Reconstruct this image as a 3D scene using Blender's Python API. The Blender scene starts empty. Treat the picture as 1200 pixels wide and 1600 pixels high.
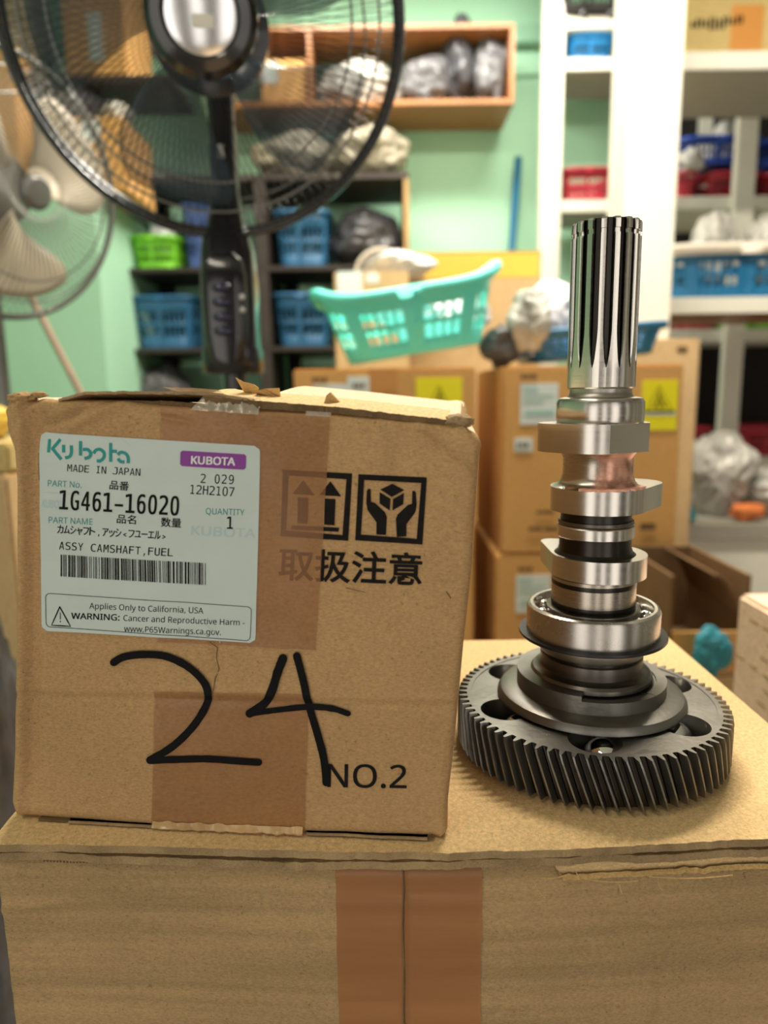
import bpy, bmesh, math, random, os
from math import sin, cos, pi, tan, atan2, radians, sqrt, hypot
from mathutils import Vector, Matrix, noise
random.seed(4)
SC = bpy.context.scene
COL = SC.collection
# ------------------------------------------------------------ camera
F = 1110.0                                   # focal length in pixels of the 1200x1600 frame
PITCH, ROLL = radians(9.6), radians(0.78)
CZ = 1.15                                    # eye height above the floor
fwd = Vector((0, cos(PITCH), -sin(PITCH)))
_r0 = Vector((1, 0, 0)); _u0 = _r0.cross(fwd)
RT = _r0 * cos(ROLL) - _u0 * sin(ROLL)
UP = _r0 * sin(ROLL) + _u0 * cos(ROLL)
EYE = Vector((0, 0, CZ))
cd = bpy.data.cameras.new('camera'); cam = bpy.data.objects.new('camera', cd); COL.objects.link(cam)
cam.matrix_world = Matrix(((RT.x, UP.x, -fwd.x, 0), (RT.y, UP.y, -fwd.y, 0), (RT.z, UP.z, -fwd.z, CZ), (0, 0, 0, 1)))
cd.sensor_fit = 'VERTICAL'; cd.sensor_height = 36; cd.sensor_width = 27
cd.lens = F / 1600 * 36
cd.clip_start = 0.02; cd.clip_end = 50
cd.dof.use_dof = True; cd.dof.focus_distance = 0.325; cd.dof.aperture_fstop = 6.0
SC.camera = cam
# ------------------------------------------------------------ world and lamps
w = bpy.data.worlds.new('world'); SC.world = w; w.use_nodes = True
w.node_tree.nodes['Background'].inputs[0].default_value = (1.0, 0.94, 0.85, 1)
w.node_tree.nodes['Background'].inputs[1].default_value = 1.35
def area(name, loc, target, sx, sy, power, color):
    l = bpy.data.lights.new(name, 'AREA'); l.shape = 'RECTANGLE'; l.size = sx; l.size_y = sy; l.energy = power; l.color = color
    o = bpy.data.objects.new(name, l); COL.objects.link(o); o.location = loc
    o.rotation_euler = (Vector(target) - Vector(loc)).to_track_quat('-Z', 'Y').to_euler(); return o
area('ceiling_lamp_far', (0.35, 1.35, 2.72), (0.35, 1.2, 0), 1.2, 0.12, 52, (1.0, 0.90, 0.74))
area('fill_lamp_near', (-0.95, -0.35, 2.72), (-0.2, 0.1, 1.0), 1.2, 0.12, 6, (1.0, 0.90, 0.74))  # unseen fill lamp, added to light the carton front from the left
area('ceiling_lamp_back', (0.2, 2.55, 2.72), (0.3, 3.0, 0.6), 1.2, 0.12, 26, (1.0, 0.95, 0.84))
SC.view_settings.view_transform = 'Standard'; SC.view_settings.look = 'None'
SC.view_settings.gamma = 1; SC.view_settings.use_curve_mapping = False
SC.view_settings.exposure = 0.45
# ------------------------------------------------------------ geometry helpers
def ray(px, py): return RT * ((px - 600) / F) - UP * ((py - 800) / F) + fwd
def atY(px, py, Y): d = ray(px, py); return EYE + d * (Y / d.y)
def atz(px, py, z): d = ray(px, py); return EYE + d * ((z - CZ) / d.z)
def tag(o, label=None, cat=None, group=None, kind=None):
    if label: o['label'] = label
    if cat: o['category'] = cat
    if group: o['group'] = group
    if kind: o['kind'] = kind
    return o
def empty(name, loc, label, cat, group=None):
    o = bpy.data.objects.new(name, None); COL.objects.link(o); o.location = loc; o.empty_display_size = .05
    o['_l'] = 1; del o['_l']
    return tag(o, label, cat, group)
def link(name, me, mat, parent=None, smooth=False):
    o = bpy.data.objects.new(name, me); COL.objects.link(o)
    if mat:
        for m in (mat if isinstance(mat, (list, tuple)) else [mat]): me.materials.append(m)
    if parent: o.parent = parent
    if smooth:
        for p in me.polygons: p.use_smooth = True
    return o
def mesh(name, vs, fs, mat, parent=None, smooth=False, world=False):
    me = bpy.data.meshes.new(name)
    if world and parent:
        inv = parent_matrix(parent).inverted(); vs = [inv @ Vector(v) for v in vs]
    me.from_pydata([tuple(v) for v in vs], [], fs); me.update()
    return link(name, me, mat, parent, smooth)
def parent_matrix(o):
    m = Matrix.LocRotScale(o.location, o.rotation_euler, o.scale)
    return (parent_matrix(o.parent) @ m) if o.parent else m
def frombm(name, bm, mat, parent=None, smooth=False):
    bmesh.ops.recalc_face_normals(bm, faces=bm.faces)
    me = bpy.data.meshes.new(name); bm.to_mesh(me); bm.free()
    return link(name, me, mat, parent, smooth)
def smooth_angle(o, deg=35):
    me = o.data
    for p in me.polygons: p.use_smooth = True
    bm = bmesh.new(); bm.from_mesh(me)
    for e in bm.edges:
        if len(e.link_faces) == 2 and e.calc_face_angle(0) > radians(deg): e.smooth = False
    bm.to_mesh(me); bm.free(); return o
def addbox(bm, c, s, rot=None, bev=0.0):
    r = bmesh.ops.create_cube(bm, size=1)
    vs = r['verts']
    for v in vs: v.co = Vector((v.co.x * s[0], v.co.y * s[1], v.co.z * s[2]))
    if bev:
        es = list({e for v in vs for e in v.link_edges})
        b = bmesh.ops.bevel(bm, geom=es, offset=bev, segments=2, affect='EDGES', clamp_overlap=True)
        vs = [v for v in b['verts']] + [v for v in vs if v.is_valid]
        vs = list(set(vs))
    for v in vs:
        if rot: v.co = rot @ v.co
        v.co += Vector(c)
def boxo(name, c, s, mat, parent=None, bev=0.0, rot=None):
    bm = bmesh.new(); addbox(bm, c, s, rot, bev); return frombm(name, bm, mat, parent)
def lathe(name, prof, mat, parent=None, n=96, loc=(0, 0, 0), ang=30, closed=False):
    vs, fs = [], []
    m = len(prof)
    for i in range(n):
        a = 2 * pi * i / n
        for r, z in prof: vs.append((loc[0] + r * cos(a), loc[1] + r * sin(a), loc[2] + z))
    for i in range(n):
        j = (i + 1) % n
        for k in range(m if closed else m - 1):
            l = (k + 1) % m
            fs.append((i * m + k, j * m + k, j * m + l, i * m + l))
    bm = bmesh.new(); me = bpy.data.meshes.new(name); me.from_pydata(vs, [], fs)
    bm.from_mesh(me); bmesh.ops.remove_doubles(bm, verts=bm.verts, dist=1e-6)
    bmesh.ops.dissolve_degenerate(bm, edges=bm.edges, dist=1e-7)
    bmesh.ops.recalc_face_normals(bm, faces=bm.faces); bm.to_mesh(me); bm.free()
    o = link(name, me, mat, parent); return smooth_angle(o, ang)
def tube(vs, fs, pts, r, k=6, closed=False):
    """append a tube along pts to vs/fs"""
    n = len(pts); base = len(vs); prev = None
    for i, p in enumerate(pts):
        p = Vector(p)
        a = Vector(pts[(i - 1) % n] if (closed or i > 0) else pts[i]); b = Vector(pts[(i + 1) % n] if (closed or i < n - 1) else pts[i])
        t = (b - a).normalized()
        if prev is None: u = t.orthogonal().normalized()
        else: u = (prev - t * prev.dot(t)).normalized()
        prev = u; v = t.cross(u)
        rr = r[i] if isinstance(r, (list, tuple)) else r
        for q in range(k):
            an = 2 * pi * q / k; vs.append(tuple(p + u * cos(an) * rr + v * sin(an) * rr))
    for i in range(n if closed else n - 1):
        j = (i + 1) % n
        for q in range(k):
            q2 = (q + 1) % k
            fs.append((base + i * k + q, base + i * k + q2, base + j * k + q2, base + j * k + q))
    if not closed:
        fs.append(tuple(base + q for q in range(k))[::-1]); fs.append(tuple(base + (n - 1) * k + q for q in range(k)))
def prism(name, poly, z0, z1, mat, parent=None, bev=0.0, ang=30):
    bm = bmesh.new()
    a = [bm.verts.new((x, y, z0)) for x, y in poly]; b = [bm.verts.new((x, y, z1)) for x, y in poly]
    bm.faces.new(a[::-1]); bm.faces.new(b); n = len(poly)
    for i in range(n): bm.faces.new((a[i], a[(i + 1) % n], b[(i + 1) % n], b[i]))
    if bev:
        es = [e for e in bm.edges if abs(e.verts[0].co.z - e.verts[1].co.z) < 1e-9]
        bmesh.ops.bevel(bm, geom=es, offset=bev, segments=2, affect='EDGES', clamp_overlap=True)
    o = frombm(name, bm, mat, parent); return smooth_angle(o, ang)
def hull(pts):
    pts = sorted(set(pts))
    def half(ps):
        h = []
        for p in ps:
            while len(h) > 1 and (h[-1][0] - h[-2][0]) * (p[1] - h[-2][1]) - (h[-1][1] - h[-2][1]) * (p[0] - h[-2][0]) <= 0: h.pop()
            h.append(p)
        return h
    a, b = half(pts), half(pts[::-1]); return a[:-1] + b[:-1]
def circ(cx, cy, r, n=72): return [(cx + r * cos(2 * pi * i / n), cy + r * sin(2 * pi * i / n)) for i in range(n)]
def clip(poly, nx, ny, d):
    out = []
    for i, p in enumerate(poly):
        q = poly[(i + 1) % len(poly)]; a = p[0] * nx + p[1] * ny - d; b = q[0] * nx + q[1] * ny - d
        if a <= 0: out.append(p)
        if a * b < 0: t = a / (a - b); out.append((p[0] + (q[0] - p[0]) * t, p[1] + (q[1] - p[1]) * t))
    return out
# ------------------------------------------------------------ materials
def node(nt, t, **k):
    n = nt.nodes.new(t)
    for a, b in k.items(): setattr(n, a, b)
    return n
def pm(name, col, rough=.6, metal=0.0, var=0.0, scale=8.0, bump=0.0, bscale=60.0, stretch=(1, 1, 1), spec=.5, alpha=1.0, coat=0.0, trans=0.0, emis=None, rvar=0.0):
    m = bpy.data.materials.new(name); m.use_nodes = True; nt = m.node_tree; b = nt.nodes['Principled BSDF']
    b.inputs['Base Color'].default_value = (*col, 1); b.inputs['Roughness'].default_value = rough
    b.inputs['Metallic'].default_value = metal; b.inputs['Specular IOR Level'].default_value = spec
    b.inputs['Alpha'].default_value = alpha; b.inputs['Coat Weight'].default_value = coat; b.inputs['Transmission Weight'].default_value = trans
    if emis: b.inputs['Emission Color'].default_value = (*emis[0], 1); b.inputs['Emission Strength'].default_value = emis[1]
    tc = node(nt, 'ShaderNodeTexCoord'); mp = node(nt, 'ShaderNodeMapping'); mp.inputs['Scale'].default_value = stretch
    nt.links.new(tc.outputs['Object'], mp.inputs['Vector'])
    if var or rvar:
        n = node(nt, 'ShaderNodeTexNoise'); n.inputs['Scale'].default_value = scale; n.inputs['Detail'].default_value = 6; n.inputs['Roughness'].default_value = .65
        nt.links.new(mp.outputs['Vector'], n.inputs['Vector'])
        if var:
            r = node(nt, 'ShaderNodeValToRGB'); r.color_ramp.elements[0].position = .3; r.color_ramp.elements[1].position = .7
            r.color_ramp.elements[0].color = (*[max(0, c * (1 - var)) for c in col], 1); r.color_ramp.elements[1].color = (*[min(1, c * (1 + var)) for c in col], 1)
            nt.links.new(n.outputs['Fac'], r.inputs['Fac']); nt.links.new(r.outputs['Color'], b.inputs['Base Color'])
        if rvar:
            mr = node(nt, 'ShaderNodeMapRange'); mr.inputs[1].default_value = .3; mr.inputs[2].default_value = .7
            mr.inputs[3].default_value = rough - rvar; mr.inputs[4].default_value = rough + rvar
            nt.links.new(n.outputs['Fac'], mr.inputs[0]); nt.links.new(mr.outputs[0], b.inputs['Roughness'])
    if bump:
        n2 = node(nt, 'ShaderNodeTexNoise'); n2.inputs['Scale'].default_value = bscale; n2.inputs['Detail'].default_value = 5
        nt.links.new(mp.outputs['Vector'], n2.inputs['Vector'])
        bp = node(nt, 'ShaderNodeBump'); bp.inputs['Strength'].default_value = bump; bp.inputs['Distance'].default_value = .002
        nt.links.new(n2.outputs['Fac'], bp.inputs['Height']); nt.links.new(bp.outputs['Normal'], b.inputs['Normal'])
    return m
def cardboard(name, col, dirt=.25, band=0.0, fibre=260.0, big=7.0, bandscale=26.0, bump=.25):
    """kraft board: fibre specks, blotches, darker scuffs and faint corrugation bands"""
    m = bpy.data.materials.new(name); m.use_nodes = True; nt = m.node_tree; b = nt.nodes['Principled BSDF']; L = nt.links.new
    b.inputs['Roughness'].default_value = .82; b.inputs['Specular IOR Level'].default_value = .2
    tc = node(nt, 'ShaderNodeTexCoord')
    def nz(scale, det, st=(1, 1, 1), rough=.6):
        mp = node(nt, 'ShaderNodeMapping'); mp.inputs['Scale'].default_value = st; L(tc.outputs['Object'], mp.inputs['Vector'])
        n = node(nt, 'ShaderNodeTexNoise'); n.inputs['Scale'].default_value = scale; n.inputs['Detail'].default_value = det; n.inputs['Roughness'].default_value = rough
        L(mp.outputs['Vector'], n.inputs['Vector']); return n.outputs['Fac']
    def rng(f, a, b2, c, d):
        mr = node(nt, 'ShaderNodeMapRange'); mr.inputs[1].default_value = a; mr.inputs[2].default_value = b2; mr.inputs[3].default_value = c; mr.inputs[4].default_value = d
        L(f, mr.inputs[0]); return mr.outputs[0]
    def mul(a, b2):
        mm = node(nt, 'ShaderNodeMath', operation='MULTIPLY'); L(a, mm.inputs[0])
        if isinstance(b2, float): mm.inputs[1].default_value = b2
        else: L(b2, mm.inputs[1])
        return mm.outputs[0]
    blot = rng(nz(big, 5), .3, .7, 1 - dirt, 1 + dirt * .55)
    fib = rng(nz(fibre * 2.2, 3, (1, 1, 2.2), .8), .32, .68, .76, 1.2)
    spk = rng(nz(fibre * 1.9, 2), .24, .36, .62, 1.0)
    scf = rng(nz(34, 6, (1, 1, .25)), .24, .38, 1 - dirt * 1.1, 1.0)
    v = mul(mul(mul(blot, fib), spk), scf)
    if band:
        bn = rng(nz(bandscale, 3, (.16, .16, 5.0), .5), .32, .62, 1 - band, 1 + band * .5); v = mul(v, bn)
    mx = node(nt, 'ShaderNodeMix', data_type='RGBA', blend_type='MULTIPLY'); mx.inputs[0].default_value = 1
    mx.inputs[6].default_value = (*col, 1); cmb = node(nt, 'ShaderNodeCombineColor')
    L(v, cmb.inputs[0]); L(v, cmb.inputs[1]); L(mul(v, 1.0), cmb.inputs[2]); L(cmb.outputs[0], mx.inputs[7])
    L(mx.outputs[2], b.inputs['Base Color'])
    bp = node(nt, 'ShaderNodeBump'); bp.inputs['Strength'].default_value = bump; bp.inputs['Distance'].default_value = .001
    L(nz(fibre * .6, 5), bp.inputs['Height']); L(bp.outputs['Normal'], b.inputs['Normal'])
    return m
M = {}
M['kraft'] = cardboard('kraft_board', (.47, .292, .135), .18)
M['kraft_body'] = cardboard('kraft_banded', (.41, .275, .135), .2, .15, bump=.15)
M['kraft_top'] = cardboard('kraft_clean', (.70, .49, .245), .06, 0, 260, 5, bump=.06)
M['kraft_lamplit_top'] = cardboard('kraft_lamplit_top', (.80, .60, .42), .08, 0, 260, 6)  # paler board: lamplight on the small carton's top put into the colour
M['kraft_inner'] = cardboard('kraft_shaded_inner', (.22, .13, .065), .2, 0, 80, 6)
M['kraft_edge'] = cardboard('kraft_cut_edge', (.36, .25, .13), .35, 0, 420, 50)
M['kraft_dark'] = cardboard('kraft_flute', (.17, .105, .05), .4, 0, 500, 80)
M['kraft_torn'] = cardboard('kraft_torn', (.62, .42, .18), .2, 0, 350, 60)
M['kraft_far'] = cardboard('orange_carton', (.66, .37, .13), .1, 0, 80, 4)
M['kraft_far2'] = cardboard('tan_carton', (.60, .42, .22), .12, 0, 80, 4)
M['kraft_yel'] = cardboard('yellow_carton', (.52, .40, .17), .12, 0, 80, 4)
M['pinkbox'] = cardboard('pink_carton', (.85, .62, .46), .06, 0, 80, 4)
M['tape'] = pm('brown_packing_tape', (.37, .16, .052), .27, var=.2, scale=22, bump=.4, bscale=50, alpha=.5, spec=.5)
M['tape_lip'] = pm('folded_tape', (.56, .36, .16), .22, var=.2, scale=40, alpha=.85, spec=.7)
M['tape2'] = pm('brown_packing_tape_worn', (.38, .165, .06), .34, var=.2, scale=9, bump=.3, bscale=40, stretch=(.3, .3, 3), alpha=.8, spec=.5)
M['tape_clear'] = pm('clear_tape', (.62, .54, .42), .12, alpha=.45, bump=.8, bscale=90, spec=.9)
M['tape_far'] = pm('tape_far', (.55, .25, .06), .4)
M['ink'] = pm('black_print', (.012, .010, .009), .8, var=.3, scale=300, spec=.12)
M['marker'] = pm('marker_ink', (.004, .004, .004), .6, spec=.12)
M['paper'] = pm('label_paper', (.52, .60, .57), .48, var=.04, scale=20)
M['teal'] = pm('teal_print', (.0, .25, .24), .5)
M['teal2'] = pm('teal_print_fine', (.03, .26, .25), .5)
M['teal3'] = pm('teal_watermark', (.42, .54, .53), .5)
M['purple'] = pm('purple_print', (.21, .028, .27), .5)
M['white_print'] = pm('white_print', (.70, .72, .70), .5)
def steel(name, col, rough, aniso=.0, rv=.06, sc=40, st=(.3, .3, 12), bump=.04):
    m = pm(name, col, rough, 1.0, var=.05, scale=sc, bump=bump * .5, bscale=160, stretch=st, rvar=rv * .5); return m
M['steel'] = steel('ground_steel', (.60, .565, .52), .24)
M['steel_soft'] = steel('turned_steel', (.42, .39, .35), .34)
M['steel_dark'] = steel('dark_turned_steel', (.17, .155, .14), .32)
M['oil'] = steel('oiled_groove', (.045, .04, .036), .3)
M['gear'] = pm('phosphated_gear_steel', (.215, .205, .185), .36, .9, var=.12, scale=18, bump=.08, bscale=300, rvar=.06)
M['bearing'] = pm('bearing_steel', (.50, .47, .43), .27, 1.0, var=.05, scale=30, rvar=.04)
M['chrome'] = pm('chrome_ball', (.85, .85, .84), .04, 1.0)
M['black_ring'] = pm('black_oxide', (.03, .03, .032), .35, .6)
M['blackp'] = pm('glossy_black_plastic', (.010, .010, .012), .16, coat=.4)
M['bluep'] = pm('dark_blue_button', (.02, .022, .06), .2, coat=.5)
M['wire'] = pm('dark_coated_wire', (.05, .05, .055), .25, .6)
M['wire_grey'] = pm('grey_coated_wire', (.20, .20, .19), .35, .5)
M['blade'] = pm('smoky_blade', (.03, .07, .10), .2, alpha=.46)
M['blade_beige'] = pm('beige_blade', (.60, .53, .42), .4, alpha=.85)
M['silver'] = pm('silver_badge', (.80, .80, .82), .18, .9)
M['knob'] = pm('grey_knob', (.6, .58, .56), .25)
M['mint'] = pm('mint_wall_paint', (.40, .70, .50), .8, var=.05, scale=1.5, bump=.1, bscale=30)
M['mint_dark'] = pm('green_beam_paint', (.25, .47, .33), .8, var=.06, scale=2)
M['added_pier'] = pm('added_pier_paint', (.10, .075, .055), .7)
M['ceil'] = pm('ceiling_paint', (.72, .72, .66), .9)
M['floor'] = pm('floor_cement', (.33, .29, .25), .7, var=.15, scale=3)
M['white'] = pm('white_painted_wood', (.80, .79, .70), .6, var=.04, scale=5)
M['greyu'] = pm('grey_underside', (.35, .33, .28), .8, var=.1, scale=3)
M['wood'] = pm('varnished_wood', (.34, .135, .035), .4, var=.25, scale=9, stretch=(1, 6, 6))
M['wood_dark'] = pm('dark_shelf_wood', (.035, .025, .02), .6, var=.2, scale=9)
M['wood_edge'] = pm('light_wood_edge', (.42, .26, .10), .6, var=.2, scale=9)
M['stick'] = pm('beige_stick', (.36, .25, .18), .55, var=.2, scale=12)
M['bluestick'] = pm('blue_pipe_paint', (.015, .12, .22), .4)
M['dark'] = pm('dark_void_board', (.015, .013, .012), .9)
M['b_blue'] = pm('blue_plastic', (.026, .125, .26), .4)
M['b_bright'] = pm('bright_blue_plastic', (.02, .24, .60), .35)
M['b_azure'] = pm('azure_plastic', (.015, .15, .32), .35)
M['b_royal'] = pm('royal_blue_plastic', (.02, .07, .42), .35)
M['b_violet'] = pm('violet_blue_plastic', (.06, .12, .36), .4)
M['b_lime'] = pm('lime_plastic', (.20, .62, .03), .4)
M['b_red'] = pm('crimson_plastic', (.40, .02, .04), .4)
M['b_cyan'] = pm('turquoise_plastic', (.15, .85, .75), .35)
M['b_white'] = pm('ivory_plastic', (.75, .68, .58), .4)
M['bag_grey'] = pm('grey_plastic_film', (.13, .13, .14), .3, var=.5, scale=14, bump=.7, bscale=25)
M['bag_clear'] = pm('clear_plastic_film', (.55, .54, .50), .22, var=.35, scale=12, bump=.8, bscale=22, alpha=.9)
M['bag_white'] = pm('white_plastic_film', (.74, .75, .80), .4, var=.08, scale=6, bump=.4, bscale=14)
M['bag_beige'] = pm('beige_sack_film', (.30, .27, .20), .5, var=.4, scale=10, bump=.7, bscale=20)
M['bag_dark'] = pm('dark_plastic_film', (.07, .07, .08), .25, var=.6, scale=12, bump=.7, bscale=22)
M['yel'] = pm('yellow_sticker', (.82, .74, .0), .5)
M['yeltape'] = pm('yellow_tape', (.72, .50, .08), .35, var=.1, scale=8)
M['lblw'] = pm('white_sticker', (.66, .74, .72), .5, var=.06, scale=12)
M['lbll'] = pm('pale_teal_print', (.35, .55, .52), .5)
M['orange'] = pm('orange_rag', (.75, .22, .06), .7)
M['tealrag'] = pm('teal_rag', (.03, .25, .33), .6, var=.3, scale=20)
# ============================================================ SETTING
def struct(name, bm, mat): o = frombm(name, bm, mat); o['kind'] = 'structure'; return o
WALLY = 3.30
bm = bmesh.new(); addbox(bm, (0.3, .9, -.05), (6.2, 5.4, .1)); struct('floor', bm, M['floor'])
bm = bmesh.new(); addbox(bm, (.3, WALLY + .05, 1.4), (6.2, .1, 2.8)); struct('wall_back', bm, M['mint'])
bm = bmesh.new(); addbox(bm, (.3, .9, 2.85), (6.2, 5.4, .1)); struct('ceiling', bm, M['ceil'])
bm = bmesh.new(); addbox(bm, (3.2, .9, 1.4), (.1, 4.8, 2.8)); struct('wall_right', bm, M['ceil'])
bm = bmesh.new(); addbox(bm, (-2.6, .9, 1.4), (.1, 4.8, 2.8)); struct('wall_left', bm, M['mint'])
# unseen dark piers added behind the viewer to stripe the steel, daylight openings between them
for i, (xa1, xb1) in enumerate(((-2.55, -1.9), (-.75, -.25), (.12, .62), (1.5, 3.15))):
    bm = bmesh.new(); addbox(bm, ((xa1 + xb1) / 2, -1.75, 1.4), (xb1 - xa1, .1, 2.8)); struct('wall_added_pier', bm, M['added_pier'])
bm = bmesh.new(); addbox(bm, (.3, -1.75, 2.5), (5.7, .08, .58)); struct('trim_3', bm, M['added_pier'])
for i, y in enumerate((-.6, .25, .95, 1.6)):  # dark piers added along the right wall for contrast in the steel reflections
    bm = bmesh.new(); addbox(bm, (3.05, y, 1.4), (.2, .28, 2.8)); struct('trim_%d' % (4 + i), bm, M['added_pier'])
# low partition on the left with goods on its top
pA = atY(157, 450, 2.55); ptop = atY(120, 297, 2.55).z
bm = bmesh.new(); addbox(bm, ((pA.x - 2.55) / 2, 2.925, ptop / 2), (pA.x + 2.55, .75, ptop)); struct('wall_partition', bm, M['mint'])
# beam along the back wall
b0 = atY(820, 66, WALLY - .06).z; b1 = atY(820, 36, WALLY - .06).z
bm = bmesh.new(); addbox(bm, (.3, WALLY - .03, (b0 + b1) / 2), (5.6, .06, b1 - b0), bev=.005); struct('trim_1', bm, M['mint_dark'])
# ceiling tube fittings for the lamps; the one behind the viewer is added fill
for i, (x, y) in enumerate(((.35, 1.35), (-.95, -.35), (.2, 2.55))):
    t = empty('tube_light', (x, y, 2.74), ['white ceiling batten light over the carton stacks', 'white batten fill light added behind the viewer', 'white ceiling batten light near the back wall'][i], 'ceiling light')
    boxo('housing', (0, 0, .035), (1.3, .14, .05), M['white'], t, .006)
# ============================================================ PLATFORM (large carton the goods stand on)
PZ = CZ - .1886
root = empty('large_carton', (.024, .40, 0), 'large brown cardboard carton with brown tape seam, underneath the other goods', 'carton')
inv = Matrix.Translation(-Vector((.024, .40, 0)))
XL, XR, YB = -.172, .2165, .52
def frontY(x): return .2775 - .009 * cos((x - .03) / .2 * pi / 2) ** 2 if abs(x - .03) < .2 else .2775
def sheet(name, x0, x1, yf, yb, z0, z1, mat, seed, amp=.0012, parent=root, bow=None, nx=150):
    """a board sheet with a ragged, gently waving front edge"""
    vs, fs = [], []; ny = 14
    for side in (1, 0):
        for j in range(ny + 1):
            for i in range(nx + 1):
                x = x0 + (x1 - x0) * i / nx; t = j / ny
                rag = amp * (noise.noise(Vector((x * 60, seed, 0))) + .6 * noise.noise(Vector((x * 260, seed, 3)))) * (1 - t) ** 3
                y = (yf(x) + rag) * (1 - t) + yb * t
                zz = (z1 if side else z0)
                if bow: zz += bow(x, t)
                vs.append((x, y, zz))
    N = (nx + 1) * (ny + 1)
    for s in (0, 1):
        for j in range(ny):
            for i in range(nx):
                a = s * N + j * (nx + 1) + i
                q = (a, a + 1, a + nx + 2, a + nx + 1); fs.append(q if s == 0 else q[::-1])
    for i in range(nx):
        fs.append((i, N + i, N + i + 1, i + 1)); k = ny * (nx + 1) + i; fs.append((k, k + 1, N + k + 1, N + k))
    for j in range(ny):
        k = j * (nx + 1); k2 = k + nx + 1; fs.append((k, k2, N + k2, N + k)); k += nx; k2 += nx; fs.append((k, N + k, N + k2, k2))
    return mesh(name, vs, fs, mat, parent, world=True)
def bowf(x, t):   # the front lip of the flaps curls down a little
    return -.0022 * max(0, 1 - t * 9) ** 2
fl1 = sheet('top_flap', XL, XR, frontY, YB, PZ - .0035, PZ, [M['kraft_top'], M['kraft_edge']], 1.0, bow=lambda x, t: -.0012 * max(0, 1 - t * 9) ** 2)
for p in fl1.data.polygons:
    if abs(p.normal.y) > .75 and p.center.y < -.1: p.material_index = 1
fl2 = sheet('inner_flap', XL + .001, XR - .001, lambda x: frontY(x) + .0012 + .0012 * noise.noise(Vector((x * 30, 8, 0))), YB - .001, PZ - .0088, PZ - .0052,
            [M['kraft_edge'], M['kraft_dark']], 4.0, .0016, bow=lambda x, t: -.0014 * max(0, 1 - t * 9) ** 2 + .0009 * sin(x * 26) * (1 - t))
# body, front wall a grid with dents
def bodyrel(x, z):
    d = .0011 * noise.noise(Vector((x * 9, z * 30, 2))) + .0006 * noise.noise(Vector((x * 3, z * 160, 5)))
    dd = (x - .11) * .62 + (z - (PZ - .035)) * .78          # diagonal dent at right
    if x > .085: d -= .0016 * math.exp(-(dd / .004) ** 2) * min(1, (x - .085) / .02)
    e = z - (PZ - .030) - .010 * math.exp(-((x + .17) / .03) ** 2) * -1
    d -= .0012 * math.exp(-((z - (PZ - .034 + .008 * min(1, max(0, (x + .17) / .05)))) / .002) ** 2) * (1 if x < -.09 else max(0, 1 - (x + .09) / .03))
    return d
vs, fs = [], []; nx, nz = 190, 90; ztop = PZ - .0103
def topedge(x):
    return ztop + .0008 * noise.noise(Vector((x * 70, 1, 1))) - (.0052 * min(1, max(0, (x - .07) / .004)) * (1 + .25 * noise.noise(Vector((x * 240, 2, 2)))))
for j in range(nz + 1):
    for i in range(nx + 1):
        x = XL + .0015 + (XR - XL - .003) * i / nx; t = j / nz
        z = topedge(x) * (1 - t) + (ztop - .19) * t
        y = frontY(x) + .0030 + bodyrel(x, z) + (.0012 * max(0, 1 - t * 60))
        vs.append((x, y, z))
for j in range(nz):
    for i in range(nx):
        a = j * (nx + 1) + i; fs.append((a, a + nx + 1, a + nx + 2, a + 1))
n0 = len(vs)   # the lower front, then sides and back
xa, xb = XL + .0015, XR - .0015
box_pts = [(xa, frontY(xa) + .002, 0), (xb, frontY(xb) + .002, 0), (xb, YB - .002, 0), (xa, YB - .002, 0), (xa, YB - .002, ztop), (xb, YB - .002, ztop), ]
vs += box_pts; bl = nz * (nx + 1)
fs.append(tuple([bl + i for i in range(nx, -1, -1)][::-1][::-1]) + (n0 + 0, n0 + 1))
fs.append((n0 + 1, n0 + 2, n0 + 5) + (nx,) + tuple(j * (nx + 1) + nx for j in range(1, nz + 1)))
fs.append((n0 + 3, n0 + 0) + tuple(j * (nx + 1) for j in range(nz, -1, -1)) + (n0 + 4,))
fs.append((n0 + 2, n0 + 3, n0 + 4, n0 + 5)); fs.append((n0, n0 + 3, n0 + 2, n0 + 1))
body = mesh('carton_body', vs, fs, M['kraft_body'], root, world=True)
for p in body.data.polygons: p.use_smooth = len(p.vertices) == 4
# folded inner board that shows behind the torn top edge on the right
vs, fs = [], []
for i in range(101):
    x = .066 + .150 * i / 100
    for k, z in enumerate((-.0085, -.003, .0010, .0014)): vs.append((x, frontY(x) + .0042 + (.0008, 0, .0004, .006)[k] + .0003 * noise.noise(Vector((x * 80, k, 2))), ztop + z))
for i in range(100):
    for k in range(3): a = i * 4 + k; fs.append((a, a + 4, a + 5, a + 1))
mesh('inner_fold', vs, fs, M['kraft_top'], root, True, world=True)
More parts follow.
